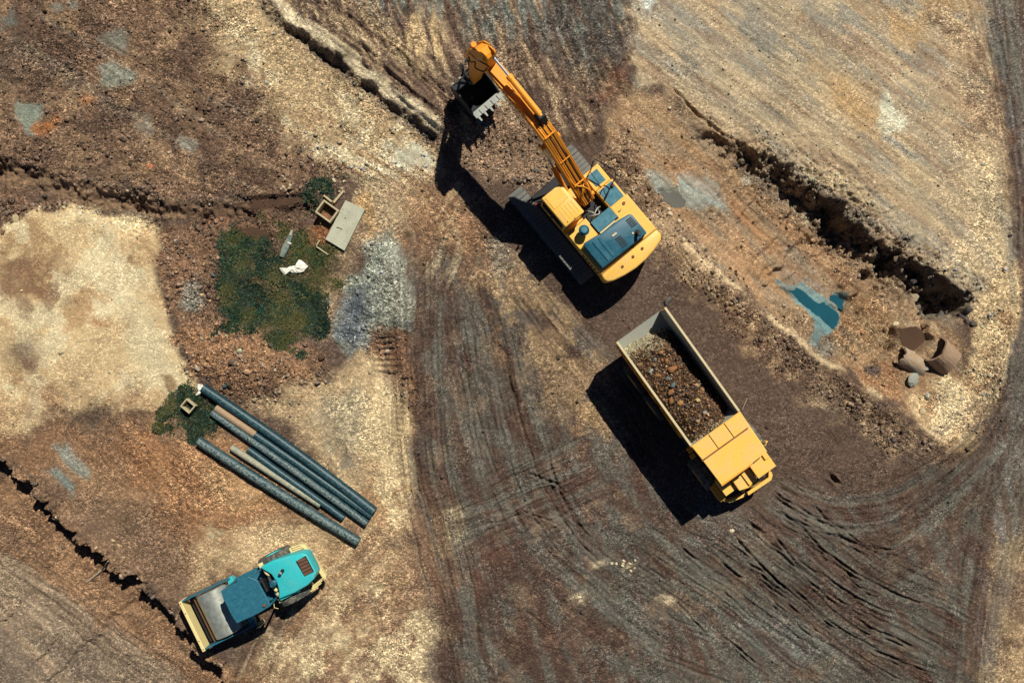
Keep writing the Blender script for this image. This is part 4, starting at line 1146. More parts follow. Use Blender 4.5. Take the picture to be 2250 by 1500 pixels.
    obj('mirror_arm', tube([(-1.55, 1.9, 2.4), (-1.75, 2.0, 2.55), (-1.86, 2.05, 2.5)], .02, 6), 'black', cab)
    obj('mirror', box(-1.95, -1.80, 2.0, 2.06, 2.3, 2.6, .02), 'red', cab)
    obj('cab_grab_rail', tube([(-1.64, .45, 1.6), (-1.68, .45, 2.6), (-1.68, 1.0, 2.7), (-1.64, 1.05, 2.6)], .018, 6), 'black', cab)
    # boom ----------------------------------------------------------
    bx, bw = .17, .32
    outline = [(.55, 1.9), (.72, 1.68), (1.05, 1.80), (2.3, 3.0), (3.35, 4.15), (4.1, 4.62), (5.4, 4.80), (6.8, 4.84), (7.55, 4.92), (7.78, 5.10), (7.76, 5.34), (7.5, 5.46), (6.6, 5.44), (5.5, 5.5), (4.4, 5.48), (3.7, 5.26), (2.7, 4.35), (1.6, 3.25), (.72, 2.3)]
    bm = prism(outline, bx - bw, bx + bw, 'x', .02)
    boom = obj('boom', bm, 'boom', T)
    for s in (-1, 1):
        obj('boom_flange', prism([(.9, 2.42), (1.6, 3.18), (2.7, 4.30), (3.7, 5.22), (4.4, 5.45), (5.5, 5.47), (6.6, 5.42), (7.4, 5.42), (7.4, 5.50), (6.6, 5.50), (5.5, 5.55), (4.36, 5.53), (3.66, 5.30), (2.64, 4.38), (1.54, 3.26), (.86, 2.48)], bx + s * bw - .02, bx + s * bw + .02, 'x'), 'boom', boom)
    for k, (dx, dz, m) in enumerate(((-.24, .05, 'boom'), (-.15, .07, 'boom'), (-.06, .05, 'hose'), (.04, .07, 'boom'), (.14, .05, 'hose'), (.24, .06, 'boom'))):
        pts = [(bx + dx, .55, 2.2), (bx + dx * 1.05, .95, 2.55 + dz), (bx + dx, 1.7, 3.36 + dz), (bx + dx, 2.7, 4.36 + dz), (bx + dx, 3.65, 5.24 + dz), (bx + dx, 4.3, 5.46 + dz)]
        if k % 2: pts += [(bx + dx * .8, 5.0 + .2 * k, 5.53 + dz)]
        obj('boom_line', tube(smooth3(pts), .026, 7), m, boom, True)
    for k in (0, 2, 4):
        y = 1.5 + k * .55; z = 3.2 + k * .53
        obj('line_clamp', shift(box(-.28, .28, -.02, .02, .0, .09, .008), lambda c, y=y, z=z: Vector((c.x + bx, y + c.y * .7 - c.z * .7, z + c.y * .7 + c.z * .7))), 'boom', boom)
    for k in range(11):
        y = 4.6 + k * .22
        obj('plate_mark', box(bx - bw - .012, bx - bw - .001, y, y + .10, 5.06, 5.20), 'black', boom)
    # crossed hoses near the boom foot
    for pts in ([(.0, .95, 2.75), (.15, 1.15, 2.98), (.45, 1.4, 2.9), (.6, 1.3, 2.2)], [(.42, .9, 2.75), (.25, 1.2, 3.05), (-.05, 1.5, 3.25), (-.12, 1.9, 3.6)], [(.5, 1.6, 2.3), (.5, 1.3, 2.9), (.38, .85, 2.7), (.3, .5, 2.0)]):
        obj('boom_hose', tube(smooth3(pts), .032, 7), 'boom', boom, True)
    obj('boom_foot_pin', tube([(bx - .45, .80, 2.0), (bx + .45, .80, 2.0)], .11, 14), 'boom', boom)
    # boom cylinders
    for s in (-1, 1):
        x = bx + s * .42
        cy = obj('boom_cylinder', tube([(x, 1.72, 1.45), (x, 2.75, 2.95)], .125, 14), 'boom', T, True)
        obj('rod', tube([(x, 2.72, 2.9), (x, 3.55, 4.3)], .06, 10), 'chrome', cy, True)
        obj('rod_eye', tube([(x - .1, 3.58, 4.36), (x + .1, 3.58, 4.36)], .13, 14), 'boom', cy)
    # arm cylinder on the boom
    ac = obj('arm_cylinder', tube([(.32, 4.45, 5.80), (.32, 6.55, 5.98)], .135, 16), 'boom', T, True)
    obj('rod', tube([(.32, 6.5, 5.975), (.31, 7.75, 6.09)], .062, 12), 'chrome', ac, True)
    obj('feed_pipe', tube([(.12, 4.7, 5.85), (.12, 6.45, 6.0)], .03, 8), 'boom', ac)
    obj('feed_pipe', tube([(.50, 4.7, 5.80), (.52, 6.2, 5.92), (.45, 6.45, 5.98)], .024, 8), 'hose', ac)
    obj('gland', tube([(.32, 6.42, 5.97), (.32, 6.62, 5.99)], .155, 16), 'boom', ac)
    obj('cylinder_bracket', prism([(4.1, 5.45), (4.75, 5.48), (4.55, 5.92), (4.35, 5.92)], .16, .48, 'x', .02), 'black', ac)
    # arm: rolled a little to the machine's left ----------------------
    def lean(c):
        k = (5.3 - c.z) * .105
        return Vector((c.x - k, c.y, c.z))
    ax, aw = .10, .25
    ao = [(7.62, 6.32), (7.80, 6.42), (8.12, 6.32), (8.42, 5.95), (8.62, 5.35), (8.70, 4.7), (8.62, 3.2), (8.56, 2.05), (8.42, 1.88), (8.24, 1.94), (8.12, 3.2), (7.75, 4.65), (7.55, 4.95), (7.50, 5.5)]
    arm = obj('arm', shift(prism(ao, ax - aw, ax + aw, 'x', .03), lean), 'boom', T)
    for s in (-1, 1):
        obj('arm_ear', shift(prism([(7.62, 5.95), (7.60, 6.45), (7.74, 6.56), (7.92, 6.50), (8.20, 6.2), (8.2, 5.9)], ax + s * .20 - .03, ax + s * .20 + .03, 'x', .01), lean), 'boom', arm)
    for s, m in ((-1, 'boom'), (1, 'boom')):
        obj('arm_flange', shift(prism([(8.05, 6.42), (8.38, 6.12), (8.68, 5.45), (8.78, 4.7), (8.74, 4.6), (8.6, 5.35), (8.32, 6.02), (8.02, 6.34)], ax + s * aw - .025, ax + s * aw + .025, 'x'), lean), 'boom', arm)
    obj('rod_pin', shift(tube([(ax - .3, 7.78, 6.12), (ax + .35, 7.78, 6.12)], .085, 12), lean), 'boom', arm)
    for pts in ([(-.12, 7.55, 5.55), (-.35, 7.5, 5.75), (-.5, 7.85, 5.7), (-.32, 8.1, 5.5), (-.42, 8.3, 5.2), (-.3, 8.6, 4.9)], [(.0, 7.5, 5.6), (-.12, 7.6, 6.0), (-.28, 7.95, 6.1), (-.3, 8.3, 5.9), (-.25, 8.6, 5.5)], [(.22, 7.6, 5.6), (.15, 7.9, 6.0), (-.05, 8.25, 6.2), (-.1, 8.55, 5.85)]):
        obj('arm_hose', tube(smooth3(pts), .03, 7), 'hose', arm, True)
    bc = obj('bucket_cylinder', shift(tube([(ax, 8.72, 5.5), (ax, 9.02, 3.7)], .12, 14), lean), 'boom', T, True)
    obj('rod', shift(tube([(ax, 9.0, 3.75), (ax, 9.15, 2.55)], .06, 10), lean), 'chrome', bc, True)
    for s in (-1, 1):
        obj('bucket_link', shift(prism([(8.5, 2.35), (9.2, 2.62), (9.28, 2.48), (8.55, 2.18)], ax + s * .3 - .035, ax + s * .3 + .035, 'x', .01), lean), 'bucket', T)
        obj('bucket_link', shift(prism([(9.10, 2.6), (9.27, 2.55), (9.08, 1.70), (8.92, 1.74)], ax + s * .2 - .035, ax + s * .2 + .035, 'x', .01), lean), 'bucket', T)
    # bucket: shell swept across its width -------------------------------
    bxc = -.50; hw = .80
    prof = [(7.28, 1.40), (7.36, .95), (7.62, .50), (8.1, .24), (8.62, .40), (8.94, .90), (8.96, 1.45), (8.80, 1.84), (8.50, 2.02)]
    inn = [(7.33, 1.42), (7.42, .98), (7.67, .56), (8.1, .31), (8.58, .46), (8.87, .92), (8.89, 1.43), (8.75, 1.78), (8.48, 1.95)]
    bm = prism(prof + inn[::-1], bxc - hw, bxc + hw, 'x')
    bk = obj('bucket', bm, 'bucket', T)
    for s in (-1, 1):
        obj('side_plate', prism([(7.24, 1.46), (7.32, .92), (7.60, .46), (8.1, .19), (8.66, .36), (8.99, .88), (9.01, 1.47), (8.84, 1.90), (8.52, 2.08), (7.9, 1.98)], bxc + s * hw - .03, bxc + s * hw + .03, 'x', .008), 'bucket', bk)
    obj('cutting_lip', shift(box(-hw - .02, hw + .02, -.19, .19, -.03, .03, .01), lambda c: Vector((c.x + bxc, 7.20 + c.y * .95, 1.46 - c.y * .25 + c.z))), 'lip', bk)
    for k in range(5):
        x = bxc - hw + .10 + k * (2 * hw - .20) / 4
        ad = shift(box(-.13, .13, -.18, .12, -.055, .055, .02), lambda c, x=x: Vector((c.x + x, 7.18 + c.y * .95, 1.49 - c.y * .25 + c.z)))
        a_ = obj('tooth_adapter', ad, 'lip', bk)
        th = prism([(-.06, 0), (.06, 0), (.035, -.27), (-.035, -.27)], -.045, .045, 'z', .012)
        for v in th.verts:
            if v.co.y < -.2: v.co.z *= .4
        obj('tooth', shift(th, lambda c, x=x: Vector((c.x + x, 7.03 + c.y * .95, 1.52 - c.y * .25 + c.z))), 'lip', a_)
    for s in (-1, 1):
        obj('bucket_ear', prism([(8.32, 1.82), (8.6, 1.72), (9.0, 1.6), (9.10, 1.8), (8.6, 2.2), (8.3, 2.08)], bxc + .28 + s * .28 - .035, bxc + .28 + s * .28 + .035, 'x', .01), 'bucket', bk)
    for y, z, l in ((9.0, 1.74, .85), (8.4, 2.0, .75)):
        obj('bucket_pin', tube([(bxc + .28 - l / 2, y, z), (bxc + .28 + l / 2, y, z)], .07, 12), 'steel', bk)
    for s in (-.62, -.2, .62):
        obj('wear_strap', prism([(8.72, .36), (9.05, .88), (9.07, 1.45), (9.0, 1.45), (8.98, .90), (8.68, .42)], bxc + s - .06, bxc + s + .06, 'x'), 'steel', bk)
    return T

def smooth3(pts, n=6):
    P = [Vector(p) for p in pts]
    Q = [P[0] * 2 - P[1]] + P + [P[-1] * 2 - P[-2]]
    out = []
    for i in range(1, len(Q) - 2):
        p0, p1, p2, p3 = Q[i - 1:i + 3]
        for k in range(n):
            t = k / n
            out.append(((p1 * 2) + (p2 - p0) * t + (p0 * 2 - p1 * 5 + p2 * 4 - p3) * t * t + (p1 * 3 - p0 - p2 * 3 + p3) * t ** 3) * .5)
    out.append(P[-1])
    return out

def wheel(parent, x, y, r, w, side, mat='rubber', hubmat='truckdeep', lugs=26, name='wheel'):
    """tyre with lugs and rim; side = +1 outer face to +x"""
    prof = [(-w / 2, r * .55), (-w / 2, r * .88), (-w * .42, r * .97), (-w * .25, r), (w * .25, r), (w * .42, r * .97), (w / 2, r * .88), (w / 2, r * .55)]
    rim = lathe([(-w * .4, 0), (-w * .4, r * .56), (w * .46, r * .56), (w * .46, r * .50), (w * .2, r * .42), (w * .2, r * .22), (w * .42, r * .18), (w * .42, 0)] if side > 0 else
                [(w * .4, 0), (w * .4, r * .56), (-w * .46, r * .56), (-w * .46, r * .50), (-w * .2, r * .42), (-w * .2, r * .22), (-w * .42, r * .18), (-w * .42, 0)], (x, y, r), (1, 0, 0), 24)
    wh = obj(name, rim, hubmat, parent, True)
    ty = obj('tyre', lathe(prof, (x, y, r), (1, 0, 0), 40), mat, wh, True)
    bm = nb()
    for k in range(lugs):
        a = 2 * math.pi * k / lugs
        for s in (-1, 1):
            aa = a + (math.pi / lugs if s > 0 else 0)
            t = box(0, w * .47, -.05 * r, .05 * r, -.02, .035 * r + .012)
            sk = .22
            for v in t.verts:
                c = v.co.copy()
                ang = aa + (c.y + c.x / w * sk * r) / r
                rad_ = r * (1 - .10 * (c.x / (w * .5)) ** 3) + c.z
                v.co = Vector((x + s * c.x, y + math.sin(ang) * rad_, r + math.cos(ang) * rad_))
            merge(bm, t)
    obj('tread_lugs', bm, mat, wh)
    return wh

# ------------------------------------------------------------------ dump truck
def build_truck():
    T = thing('dump_truck', 'yellow dump truck with a canopied bed heaped with brown rubble', 'dump truck', (8.78, -3.36, 0.0), math.radians(-144.4))
    obj('chassis', box(-.55, .55, -4.2, 4.0, .75, 1.15, .04), 'black', T)
    for y in (2.62, -1.35, -2.92):
        obj('axle', tube([(-1.1, y, .82), (1.1, y, .82)], .16, 10), 'black', T)
    for s in (-1, 1):
        wheel(T, s * 1.50, 2.60, .84, .52, s, 'dustyrubber')  # paler rubber on the front tyres stands in for skylight on them
        for y in (-1.35, -2.92):
            wheel(T, s * 1.42, y, .80, .42, s); wheel(T, s * .96, y, .80, .40, s)
    # bed: open tail, sloping floor, raked walls
    bed = obj('bed_floor', prism([(-5.0, 2.10), (-4.4, 1.78), (.55, 1.36), (.95, 2.2), (.87, 2.24), (.50, 1.44), (-4.38, 1.86), (-4.98, 2.17)], -1.22, 1.22, 'x'), 'bed', T)
    def wall(s):
        w = nb()
        inner = [(1.16, 1.40), (1.31, 3.22)]
        pts_o = [(-5.0, 2.08), (-4.4, 1.74), (.55, 1.30), (1.0, 2.3), (.95, 3.2), (-5.0, 3.2)]
        p = prism(pts_o, 0, .07, 'x')
        for v in p.verts:
            v.co.x = s * (1.20 + (v.co.z - 1.4) * .05 + v.co.x)
        o = obj('bed_wall', p, 'truckdeep', bed)
        lin_ = prism([(-4.98, 2.14), (-4.4, 1.84), (.5, 1.42), (.9, 2.3), (.9, 3.18), (-4.98, 3.18)], 0, .012, 'x')
        for v in lin_.verts:
            v.co.x = s * (1.186 + (v.co.z - 1.4) * .05 + v.co.x)
        obj('wall_liner', lin_, 'bed', o)
        obj('top_rail', prism([(-5.06, 3.18), (.70, 3.18), (.70, 3.32), (-5.06, 3.32)], s * 1.28, s * 1.39, 'x', .015), 'rim', o)
        for k in range(8):
            y = -4.78 + k * .71
            rb = prism([(y - .07, 1.95 if y < -4.2 else 1.65), (y + .07, 1.95 if y < -4.2 else 1.65), (y + .07, 2.85), (y - .07, 2.85)], 0, .11, 'x')
            for v in rb.verts:
                v.co.x = s * (1.245 + (v.co.z - 1.4) * .05 + v.co.x)
            obj('rib', rb, 'truckdeep', o)
        obj('lower_rail', shift(box(-.05, .10, -4.6, .5, -.08, .08, .02), lambda c, s=s: Vector((s * (1.27 + c.x), c.y, 1.80 - (c.y + 4.6) * .085 + c.z))), 'truckdeep', o)
    wall(-1); wall(1)
    fw = obj('front_wall', prism([(-1.26, 1.5), (1.26, 1.5), (1.33, 3.3), (-1.33, 3.3)], .80, .90, 'y', .01), 'bed', bed)
    for v in fw.data.vertices:
        if v.co.z < 2.2: v.co.y -= .35
    # canopy over the cab
    cn = obj('canopy', prism([(-1.36, .72), (1.38, .72), (1.30, 1.60), (1.28, 2.94), (-.45, 2.96), (-.45, 2.90), (-1.30, 2.90)], 3.26, 3.36, 'z', .012), 'truck', T)
    for (x0, x1) in ((.44, 1.34), (-.42, .40), (-1.32, -.46)):
        obj('canopy_panel', prism([(x0, .74), (x1, .74), (x1 - (.04 if x1 > 1 else 0), 1.50), (x0, 1.50)], 3.355, 3.42, 'z', .012), 'truck', cn)
    obj('canopy_panel', prism([(-1.28, 1.57), (1.30, 1.57), (1.26, 2.92), (-.46, 2.93), (-1.26, 2.88)], 3.355, 3.43, 'z', .012), 'truck', cn)
    obj('canopy_stiffener', box(-1.2, 1.34, 1.50, 1.57, 3.30, 3.37), 'bolt', cn)
    for x in (.42, -.44):
        obj('canopy_stiffener', box(x - .02, x + .02, .74, 1.50, 3.30, 3.37), 'bolt', cn)
    obj('canopy_front_lip', box(-.45, 1.28, 2.93, 2.99, 3.12, 3.40, .01), 'truckdeep', cn)
    # cab at the left, engine and deck at the right
    cab = obj('cab', prism([(2.15, 1.2), (3.70, 1.2), (3.82, 1.9), (3.74, 2.72), (2.15, 2.72)], -1.30, -.36, 'x', .04), 'truckdeep', T)
    rf = obj('cab_roof', box(-1.34, -.34, 2.1, 3.84, 2.70, 2.80, .03), 'truck', cab)
    obj('roof_unit', box(-1.32, -1.08, 2.94, 3.30, 2.795, 2.90, .02), 'truck', rf)
    obj('windshield', prism([(3.76, 1.9), (3.84, 1.9), (3.77, 2.66), (3.72, 2.66)], -1.24, -.42, 'x'), 'glass', cab)
    obj('side_window', box(-1.325, -1.295, 2.4, 3.6, 1.9, 2.6), 'glass', cab)
    obj('mirror_arm', tube([(-1.30, 2.75, 2.3), (-1.52, 2.85, 2.5), (-1.66, 2.78, 2.5)], .022, 6), 'truck', cab)
    obj('mirror', box(-1.72, -1.60, 2.70, 2.76, 2.25, 2.6, .015), 'truck', cab)
    obj('mirror_arm', tube([(-1.30, 2.55, 2.2), (-1.50, 2.62, 2.3), (-1.58, 2.58, 2.3)], .02, 6), 'truck', cab)
    eh = obj('engine_hood', prism([(-.34, 2.9), (.62, 2.9), (.64, 3.92), (.22, 4.06), (-.34, 4.0)], 1.1, 2.28, 'z', .03), 'truck', T)
    obj('hood_panel', prism([(-.30, 3.05), (.14, 3.05), (.12, 3.98), (-.32, 3.96)], 2.275, 2.36, 'z', .015), 'truck', eh)
    obj('hood_seam', box(.155, .175, 3.05, 3.98, 2.27, 2.295), 'bolt', eh)
    obj('grille', prism([(-.28, 1.2), (.56, 1.2), (.56, 2.1), (-.28, 2.1)], 4.0, 4.07, 'y'), 'black', eh)
    dk = obj('right_deck', box(.70, 1.27, 3.05, 3.84, 1.35, 2.02, .025), 'truck', T)
    fd = obj('right_fender', prism([(1.30, 3.1), (1.60, 3.2), (1.60, 4.04), (1.30, 4.05)], 1.1, 1.55, 'z', .03), 'truckdeep', T)
    obj('left_fender', prism([(-1.34, 3.86), (-.6, 3.86), (-.7, 4.06), (-1.34, 4.05)], 1.1, 1.55, 'z', .03), 'truckdeep', T)
    obj('fender_bracket', box(1.20, 1.46, 1.05, 1.3, 1.5, 1.75, .02), 'truckdeep', T)
    obj('fender_bracket', box(1.28, 1.52, 1.42, 1.62, 1.4, 1.6, .02), 'truckdeep', T)
    obj('hydraulic_tank', lathe([(-.6, 0), (-.6, .3), (.6, .3), (.6, 0)], (1.05, .75, 1.0), (0, 1, 0), 18), 'black', T)
    obj('fuel_tank', box(-1.35, -.8, .1, 1.3, .7, 1.3, .06), 'truckdeep', T)
    # bumper: bent beam on brackets with a rail above
    bp = [(1.42, 4.16), (1.24, 4.40), (.6, 4.56), (-.2, 4.62), (-.9, 4.62), (-1.16, 4.44), (-1.22, 4.30)]
    inner = [(x * .97, y - .13) for x, y in bp]
    bu = obj('bumper', prism(bp + inner[::-1], .85, 1.22, 'z', .015), 'truck', T)
    obj('bumper_rail', prism([(-1.20, 4.26), (-1.06, 4.24), (-.92, 4.42), (.30, 4.40), (.34, 4.56), (-.96, 4.60), (-1.16, 4.44)], 1.36, 1.52, 'z', .02), 'truck', bu)
    for x_ in (-.9, .2):
        obj('rail_post', box(x_ - .05, x_ + .05, 4.44, 4.54, 1.1, 1.4), 'truckdeep', bu)
    obj('bumper_bracket', box(.1, .25, 3.95, 4.55, .95, 1.12), 'black', bu)
    obj('bumper_bracket', box(-.8, -.65, 3.95, 4.55, .95, 1.12), 'black', bu)
    for x in (1.05, -.98):
        obj('headlight', lathe([(0, 0), (0, .1), (.06, .09), (.07, 0)], (x, 4.56 if x < 0 else 4.44, 1.02), (0, 1, 0), 14), 'rim', bu)
    obj('hood_latch', box(-.46, -.30, 4.02, 4.12, 1.9, 2.2, .02), 'black', eh)
    return T

def build_load():
    """rubble in the truck's bed"""
    th = math.radians(-144.4); ca, sa = math.cos(th), math.sin(th); ox, oy = 8.78, -3.36
    r = np.random.default_rng(3)
    xs = np.linspace(-1.24, 1.24, 90); ys = np.linspace(-4.55, .86, 190)
    XX, YY = np.meshgrid(xs, ys)
    base = 1.75 - (YY + 4.4) * .085
    prof = sstep(-4.7, -3.5, YY + .5 * XX * .35)
    crown = 1 - .50 * (np.abs(XX - .15) / 1.3) ** 2.2
    ZZ = base + .03 + (1.12 + .72 * sstep(-3, .8, YY)) * prof * crown
    ZZ = ZZ - .42 * sstep(.35, 1.2, -XX) * prof
    ZZ += .10 * fbm(XX / .5, YY / .5, 120, 5, .6) * (.3 + prof) + .03 * fbm(XX / .1, YY / .1, 121, 3)
    ZZ = np.maximum(ZZ, base - .02 + .05 * fbm(XX / .2, YY / .2, 125, 3) - .05 * (1 - prof))
    n = XX.size
    V = np.stack([XX.ravel() * ca - YY.ravel() * sa + ox, XX.ravel() * sa + YY.ravel() * ca + oy, ZZ.ravel()], 1)
    idx = np.arange(n).reshape(XX.shape)
    q = np.stack([idx[:-1, :-1], idx[:-1, 1:], idx[1:, 1:], idx[1:, :-1]], -1).reshape(-1, 4)
    F = np.concatenate([q[:, [0, 1, 2]], q[:, [0, 2, 3]]])
    base_c = lin((92, 70, 54)) / 1.1
    mt = np.clip(1 + .35 * fbm(XX / .35, YY / .35, 122, 4) + .2 * fbm(XX / .08, YY / .08, 123, 2), .4, 2)
    dusty = np.maximum(1 - sstep(-4.4, -3.5, YY + .3 * fbm(XX / .4, YY / .4, 126, 3)), .75 * sstep(.45, .8, YY + .25 * fbm(XX / .3, YY / .3, 127, 3)))[..., None]
    cc = (base_c * (1 - dusty) + lin((170, 160, 130)) / 1.1 * dusty) * mt[..., None]
    me = tri_mesh('soil_load', V, F, cc.reshape(-1, 3))
    o = bpy.data.objects.new('soil_load', me); me.materials.append(M['stone']); link(o)
    tag(o, 'heap of brown soil filling the dump truck bed', 'soil', kind='stuff')
    # loose stones on it
    k = 2300
    lx = r.uniform(-1.15, 1.15, k); ly = r.uniform(-4.2, .75, k)
    ii = np.clip(np.searchsorted(xs, lx), 0, len(xs) - 1); jj = np.clip(np.searchsorted(ys, ly), 0, len(ys) - 1)
    keep = r.random(k) < .15 + .85 * prof[jj, ii]
    lx, ly, ii, jj = lx[keep], ly[keep], ii[keep], jj[keep]
    rad = np.clip(r.lognormal(-3.0, .4, len(lx)), .025, .11)
    pos = np.stack([lx * ca - ly * sa + ox, lx * sa + ly * ca + oy, ZZ[jj, ii] + rad * .25], 1)
    pal = np.array([lin(c) for c in ((110, 84, 62), (80, 64, 52), (150, 122, 92), (90, 84, 78), (132, 98, 66), (70, 54, 44))])
    cols = pal[r.integers(0, len(pal), len(lx))] * r.uniform(.7, 1.5, (len(lx), 1))
    s = bpy.data.objects.new('load_rubble', stone_mesh('load_rubble', pos, rad, cols, r))
    s.data.materials.append(M['stone']); link(s)
    tag(s, 'small broken stones covering the soil in the truck bed', 'rubble', kind='stuff')
    # the big rocks one can pick out
    spots = [(1.02, -3.55, .17, (128, 104, 76), 'olive'), (.78, -3.05, .13, (158, 162, 160), 'pale'), (.36, -3.35, .12, (120, 130, 128), 'pale'), (-.08, -3.45, .14, (164, 116, 74), 'orange'), (-.05, -3.0, .13, (150, 104, 66), 'orange'),
             (-.02, -2.55, .19, (150, 104, 64), 'tan'), (-.22, -2.50, .15, (158, 108, 68), 'orange'), (.62, -2.65, .18, (140, 104, 66), 'tan'), (.95, -2.3, .13, (150, 108, 68), 'tan'), (.35, -2.3, .12, (96, 106, 108), 'grey'), (.58, -1.75, .22, (146, 106, 70), 'orange'),
             (.36, -1.95, .13, (98, 112, 114), 'grey'), (.82, -1.4, .16, (140, 96, 56), 'tan'), (.60, -1.1, .16, (170, 126, 80), 'orange'), (-.52, -1.25, .15, (168, 138, 104), 'tan'), (-.62, -.95, .13, (158, 122, 88), 'tan'), (-.15, -.75, .13, (190, 166, 110), 'pale'), (-.05, -.1, .13, (150, 140, 130), 'grey'), (.45, .0, .11, (160, 140, 112), 'tan'), (.15, -3.75, .09, (150, 132, 106), 'tan'), (.7, -.35, .12, (110, 84, 62), 'tan')]
    texts = {'olive': 'blunt olive brown rock at the tail end of the truck load', 'pale': 'pale rock lying on the soil in the truck bed', 'orange': 'orange rusty rock lying on the soil in the truck bed', 'tan': 'tan brown rock lying on the soil in the truck bed', 'grey': 'bluish grey rock lying on the soil in the truck bed'}
    for i, (x, y, sz, c, kd) in enumerate(spots):
        j = int(np.clip(np.searchsorted(ys, y), 0, len(ys) - 1)); i2 = int(np.clip(np.searchsorted(xs, x), 0, len(xs) - 1))
        rock('rock', 0, 0, sz, c, texts[kd].replace(' rock', ' rock, ' + kind_of(sz, c).split()[0] + ',', 1) if kd in ('tan', 'orange') else texts[kd], 'large rocks on the truck load', 40 + i, loc=(x * ca - y * sa + ox, x * sa + y * ca + oy, ZZ[j, i2] + sz * .35))

# ------------------------------------------------------------------ roller
def build_roller():
    T = thing('road_roller', 'turquoise road roller with a steel drum, dark canopy and cream bumpers', 'road roller', (-12.47, -11.97, 0.0), math.radians(116.05))
    # drum and its frame
    dr = lathe([(-1.14, .0), (-1.14, .66), (-1.13, .76), (-1.10, .79), (1.10, .79), (1.13, .76), (1.14, .66), (1.14, 0)], (-.18, 1.70, .79), (1, 0, 0), 72)
    obj('drum', dr, 'drum', T, True)
    fr = obj('drum_frame', box(-1.46, -1.39, .50, 3.02, .65, 1.32, .02), 'rteal', T)
    obj('frame_side', box(1.04, 1.11, .50, 3.02, .65, 1.32, .02), 'rteal', fr)
    obj('frame_back', box(-1.36, 1.0, .46, .70, .60, 1.10, .03), 'cyan', fr)
    bmn = box(-1.50, 1.13, 3.02, 3.17, .60, 1.34, .02)
    fb = obj('front_beam', bmn, 'cream', T)
    obj('scraper_bar', box(-1.36, 1.0, 2.56, 2.61, .86, 1.0, .01), 'rust', fr)
    obj('frame_shelf', box(-1.34, .98, 2.70, 2.97, .42, .55), 'black', fr)
    for x in (-1.40, -.95, .5, 1.02):
        obj('beam_bolt', lathe([(0, 0), (0, .03), (.02, .03), (.02, 0)], (x, 3.09, 1.335), (0, 0, 1), 8), 'bolt', fb)
    obj('rear_corner_plate', prism([(.72, .40), (1.12, .40), (1.12, .62), (.80, .72)], .9, 1.23, 'z', .02), 'cyan', fr)
    obj('rear_corner_plate', prism([(-1.5, .36), (-1.22, .40), (-1.30, .62), (-1.48, .62)], .9, 1.23, 'z', .02), 'rteal', fr)
    st = obj('access_step', box(-1.62, -1.48, .20, .42, .45, .50, .01), 'cream', T)
    obj('step_rung', box(-1.62, -1.48, .18, .42, .80, .84, .01), 'cream', st)
    obj('step_stile', box(-1.64, -1.60, .20, .42, .40, 1.2), 'cream', st)
    # articulation, platform, canopy
    obj('hitch', box(-.45, .35, -.2, .55, .55, .95, .03), 'black', T)
    pf = obj('operator_platform', box(-.75, .95, -1.25, .35, .95, 1.12, .02), 'rteal', T)
    obj('seat', box(-.2, .4, -1.0, -.45, 1.12, 1.55, .05), 'black', pf)
    obj('seat_back', box(-.2, .4, -1.12, -1.0, 1.4, 2.0, .04), 'black', pf)
    cl = obj('steering_column', tube([(.1, .05, 1.12), (.1, -.1, 1.8)], .05, 8), 'black', pf)
    obj('steering_wheel', lathe([(-.02, .17), (-.02, .21), (.02, .21), (.02, .17), (-.02, .17)], (.1, -.12, 1.84), (0, .4, 1), 20), 'black', cl)
    obj('dashboard', box(-.25, .45, .05, .25, 1.12, 1.75, .03), 'black', pf)
    for x in (-.68, .86):
        for y in (.3, -1.2):
            obj('canopy_post', box(x - .04, x + .04, y - .04, y + .04, 1.1, 2.86), 'rteal', T)
    cp = [(-.75, .46), (-.35, .52), (.60, .52), (.90, .46), (.95, -.95), (.62, -1.24), (-.5, -1.30), (-.72, -1.26), (-.78, -.6)]
    cn = obj('canopy', prism(cp, 2.84, 2.98, 'z', .035), 'rteal', T)
    obj('canopy_rib', box(.30, .34, -1.2, .48, 2.975, 3.0, .01), 'rteal', cn)
    obj('canopy_rib', box(-.55, -.53, -1.22, .44, 2.975, 2.99), 'rteal', cn)
    obj('canopy_rib', box(-.70, .88, -.32, -.30, 2.975, 2.985), 'rteal', cn)
    obj('beacon', lathe([(0, 0), (0, .07), (.10, .06), (.12, 0)], (-.56, -1.05, 2.97), (0, 0, 1), 12), 'bolt', cn)
    obj('work_lamp', box(-.02, .12, .50, .62, 2.68, 2.84, .02), 'black', cn)
    obj('work_lamp', box(-.06, .06, .58, .66, 2.5, 2.66, .02), 'black', cn)
    # engine bay clutter between canopy and hood
    eb = obj('engine_bay', box(-.80, 1.0, -1.62, -1.24, .9, 1.35), 'black', T)
    for pts, rr, m in (([(.9, -1.32, 1.75), (.6, -1.36, 1.8), (.45, -1.42, 1.75)], .07, 'cream'), ([(.38, -1.38, 1.8), (.2, -1.4, 1.9), (.05, -1.42, 1.8)], .08, 'bucket'), ([(-.05, -1.38, 1.8), (-.30, -1.42, 1.85), (-.36, -1.40, 1.7)], .075, 'cream'), ([(-.5, -1.36, 1.75), (-.6, -1.44, 1.8)], .09, 'oldconc'), ([(.7, -1.45, 1.6), (.2, -1.5, 1.7), (-.5, -1.5, 1.6)], .05, 'black')):
        obj('engine_pipe', tube(smooth3(pts), rr, 8), m, eb, True)
    # hood
    hp = [(-.74, -1.40), (-.40, -1.58), (.0, -1.66), (.45, -1.60), (.72, -1.42), (.98, -1.26), (1.0, -1.9), (.90, -2.5), (.74, -3.30), (.56, -3.50), (-.42, -3.52), (-.62, -3.30), (-.75, -2.9), (-.80, -2.2)]
    hd = obj('engine_hood', prism(hp, 1.0, 2.02, 'z', .07, 3), 'cyan', T, True)
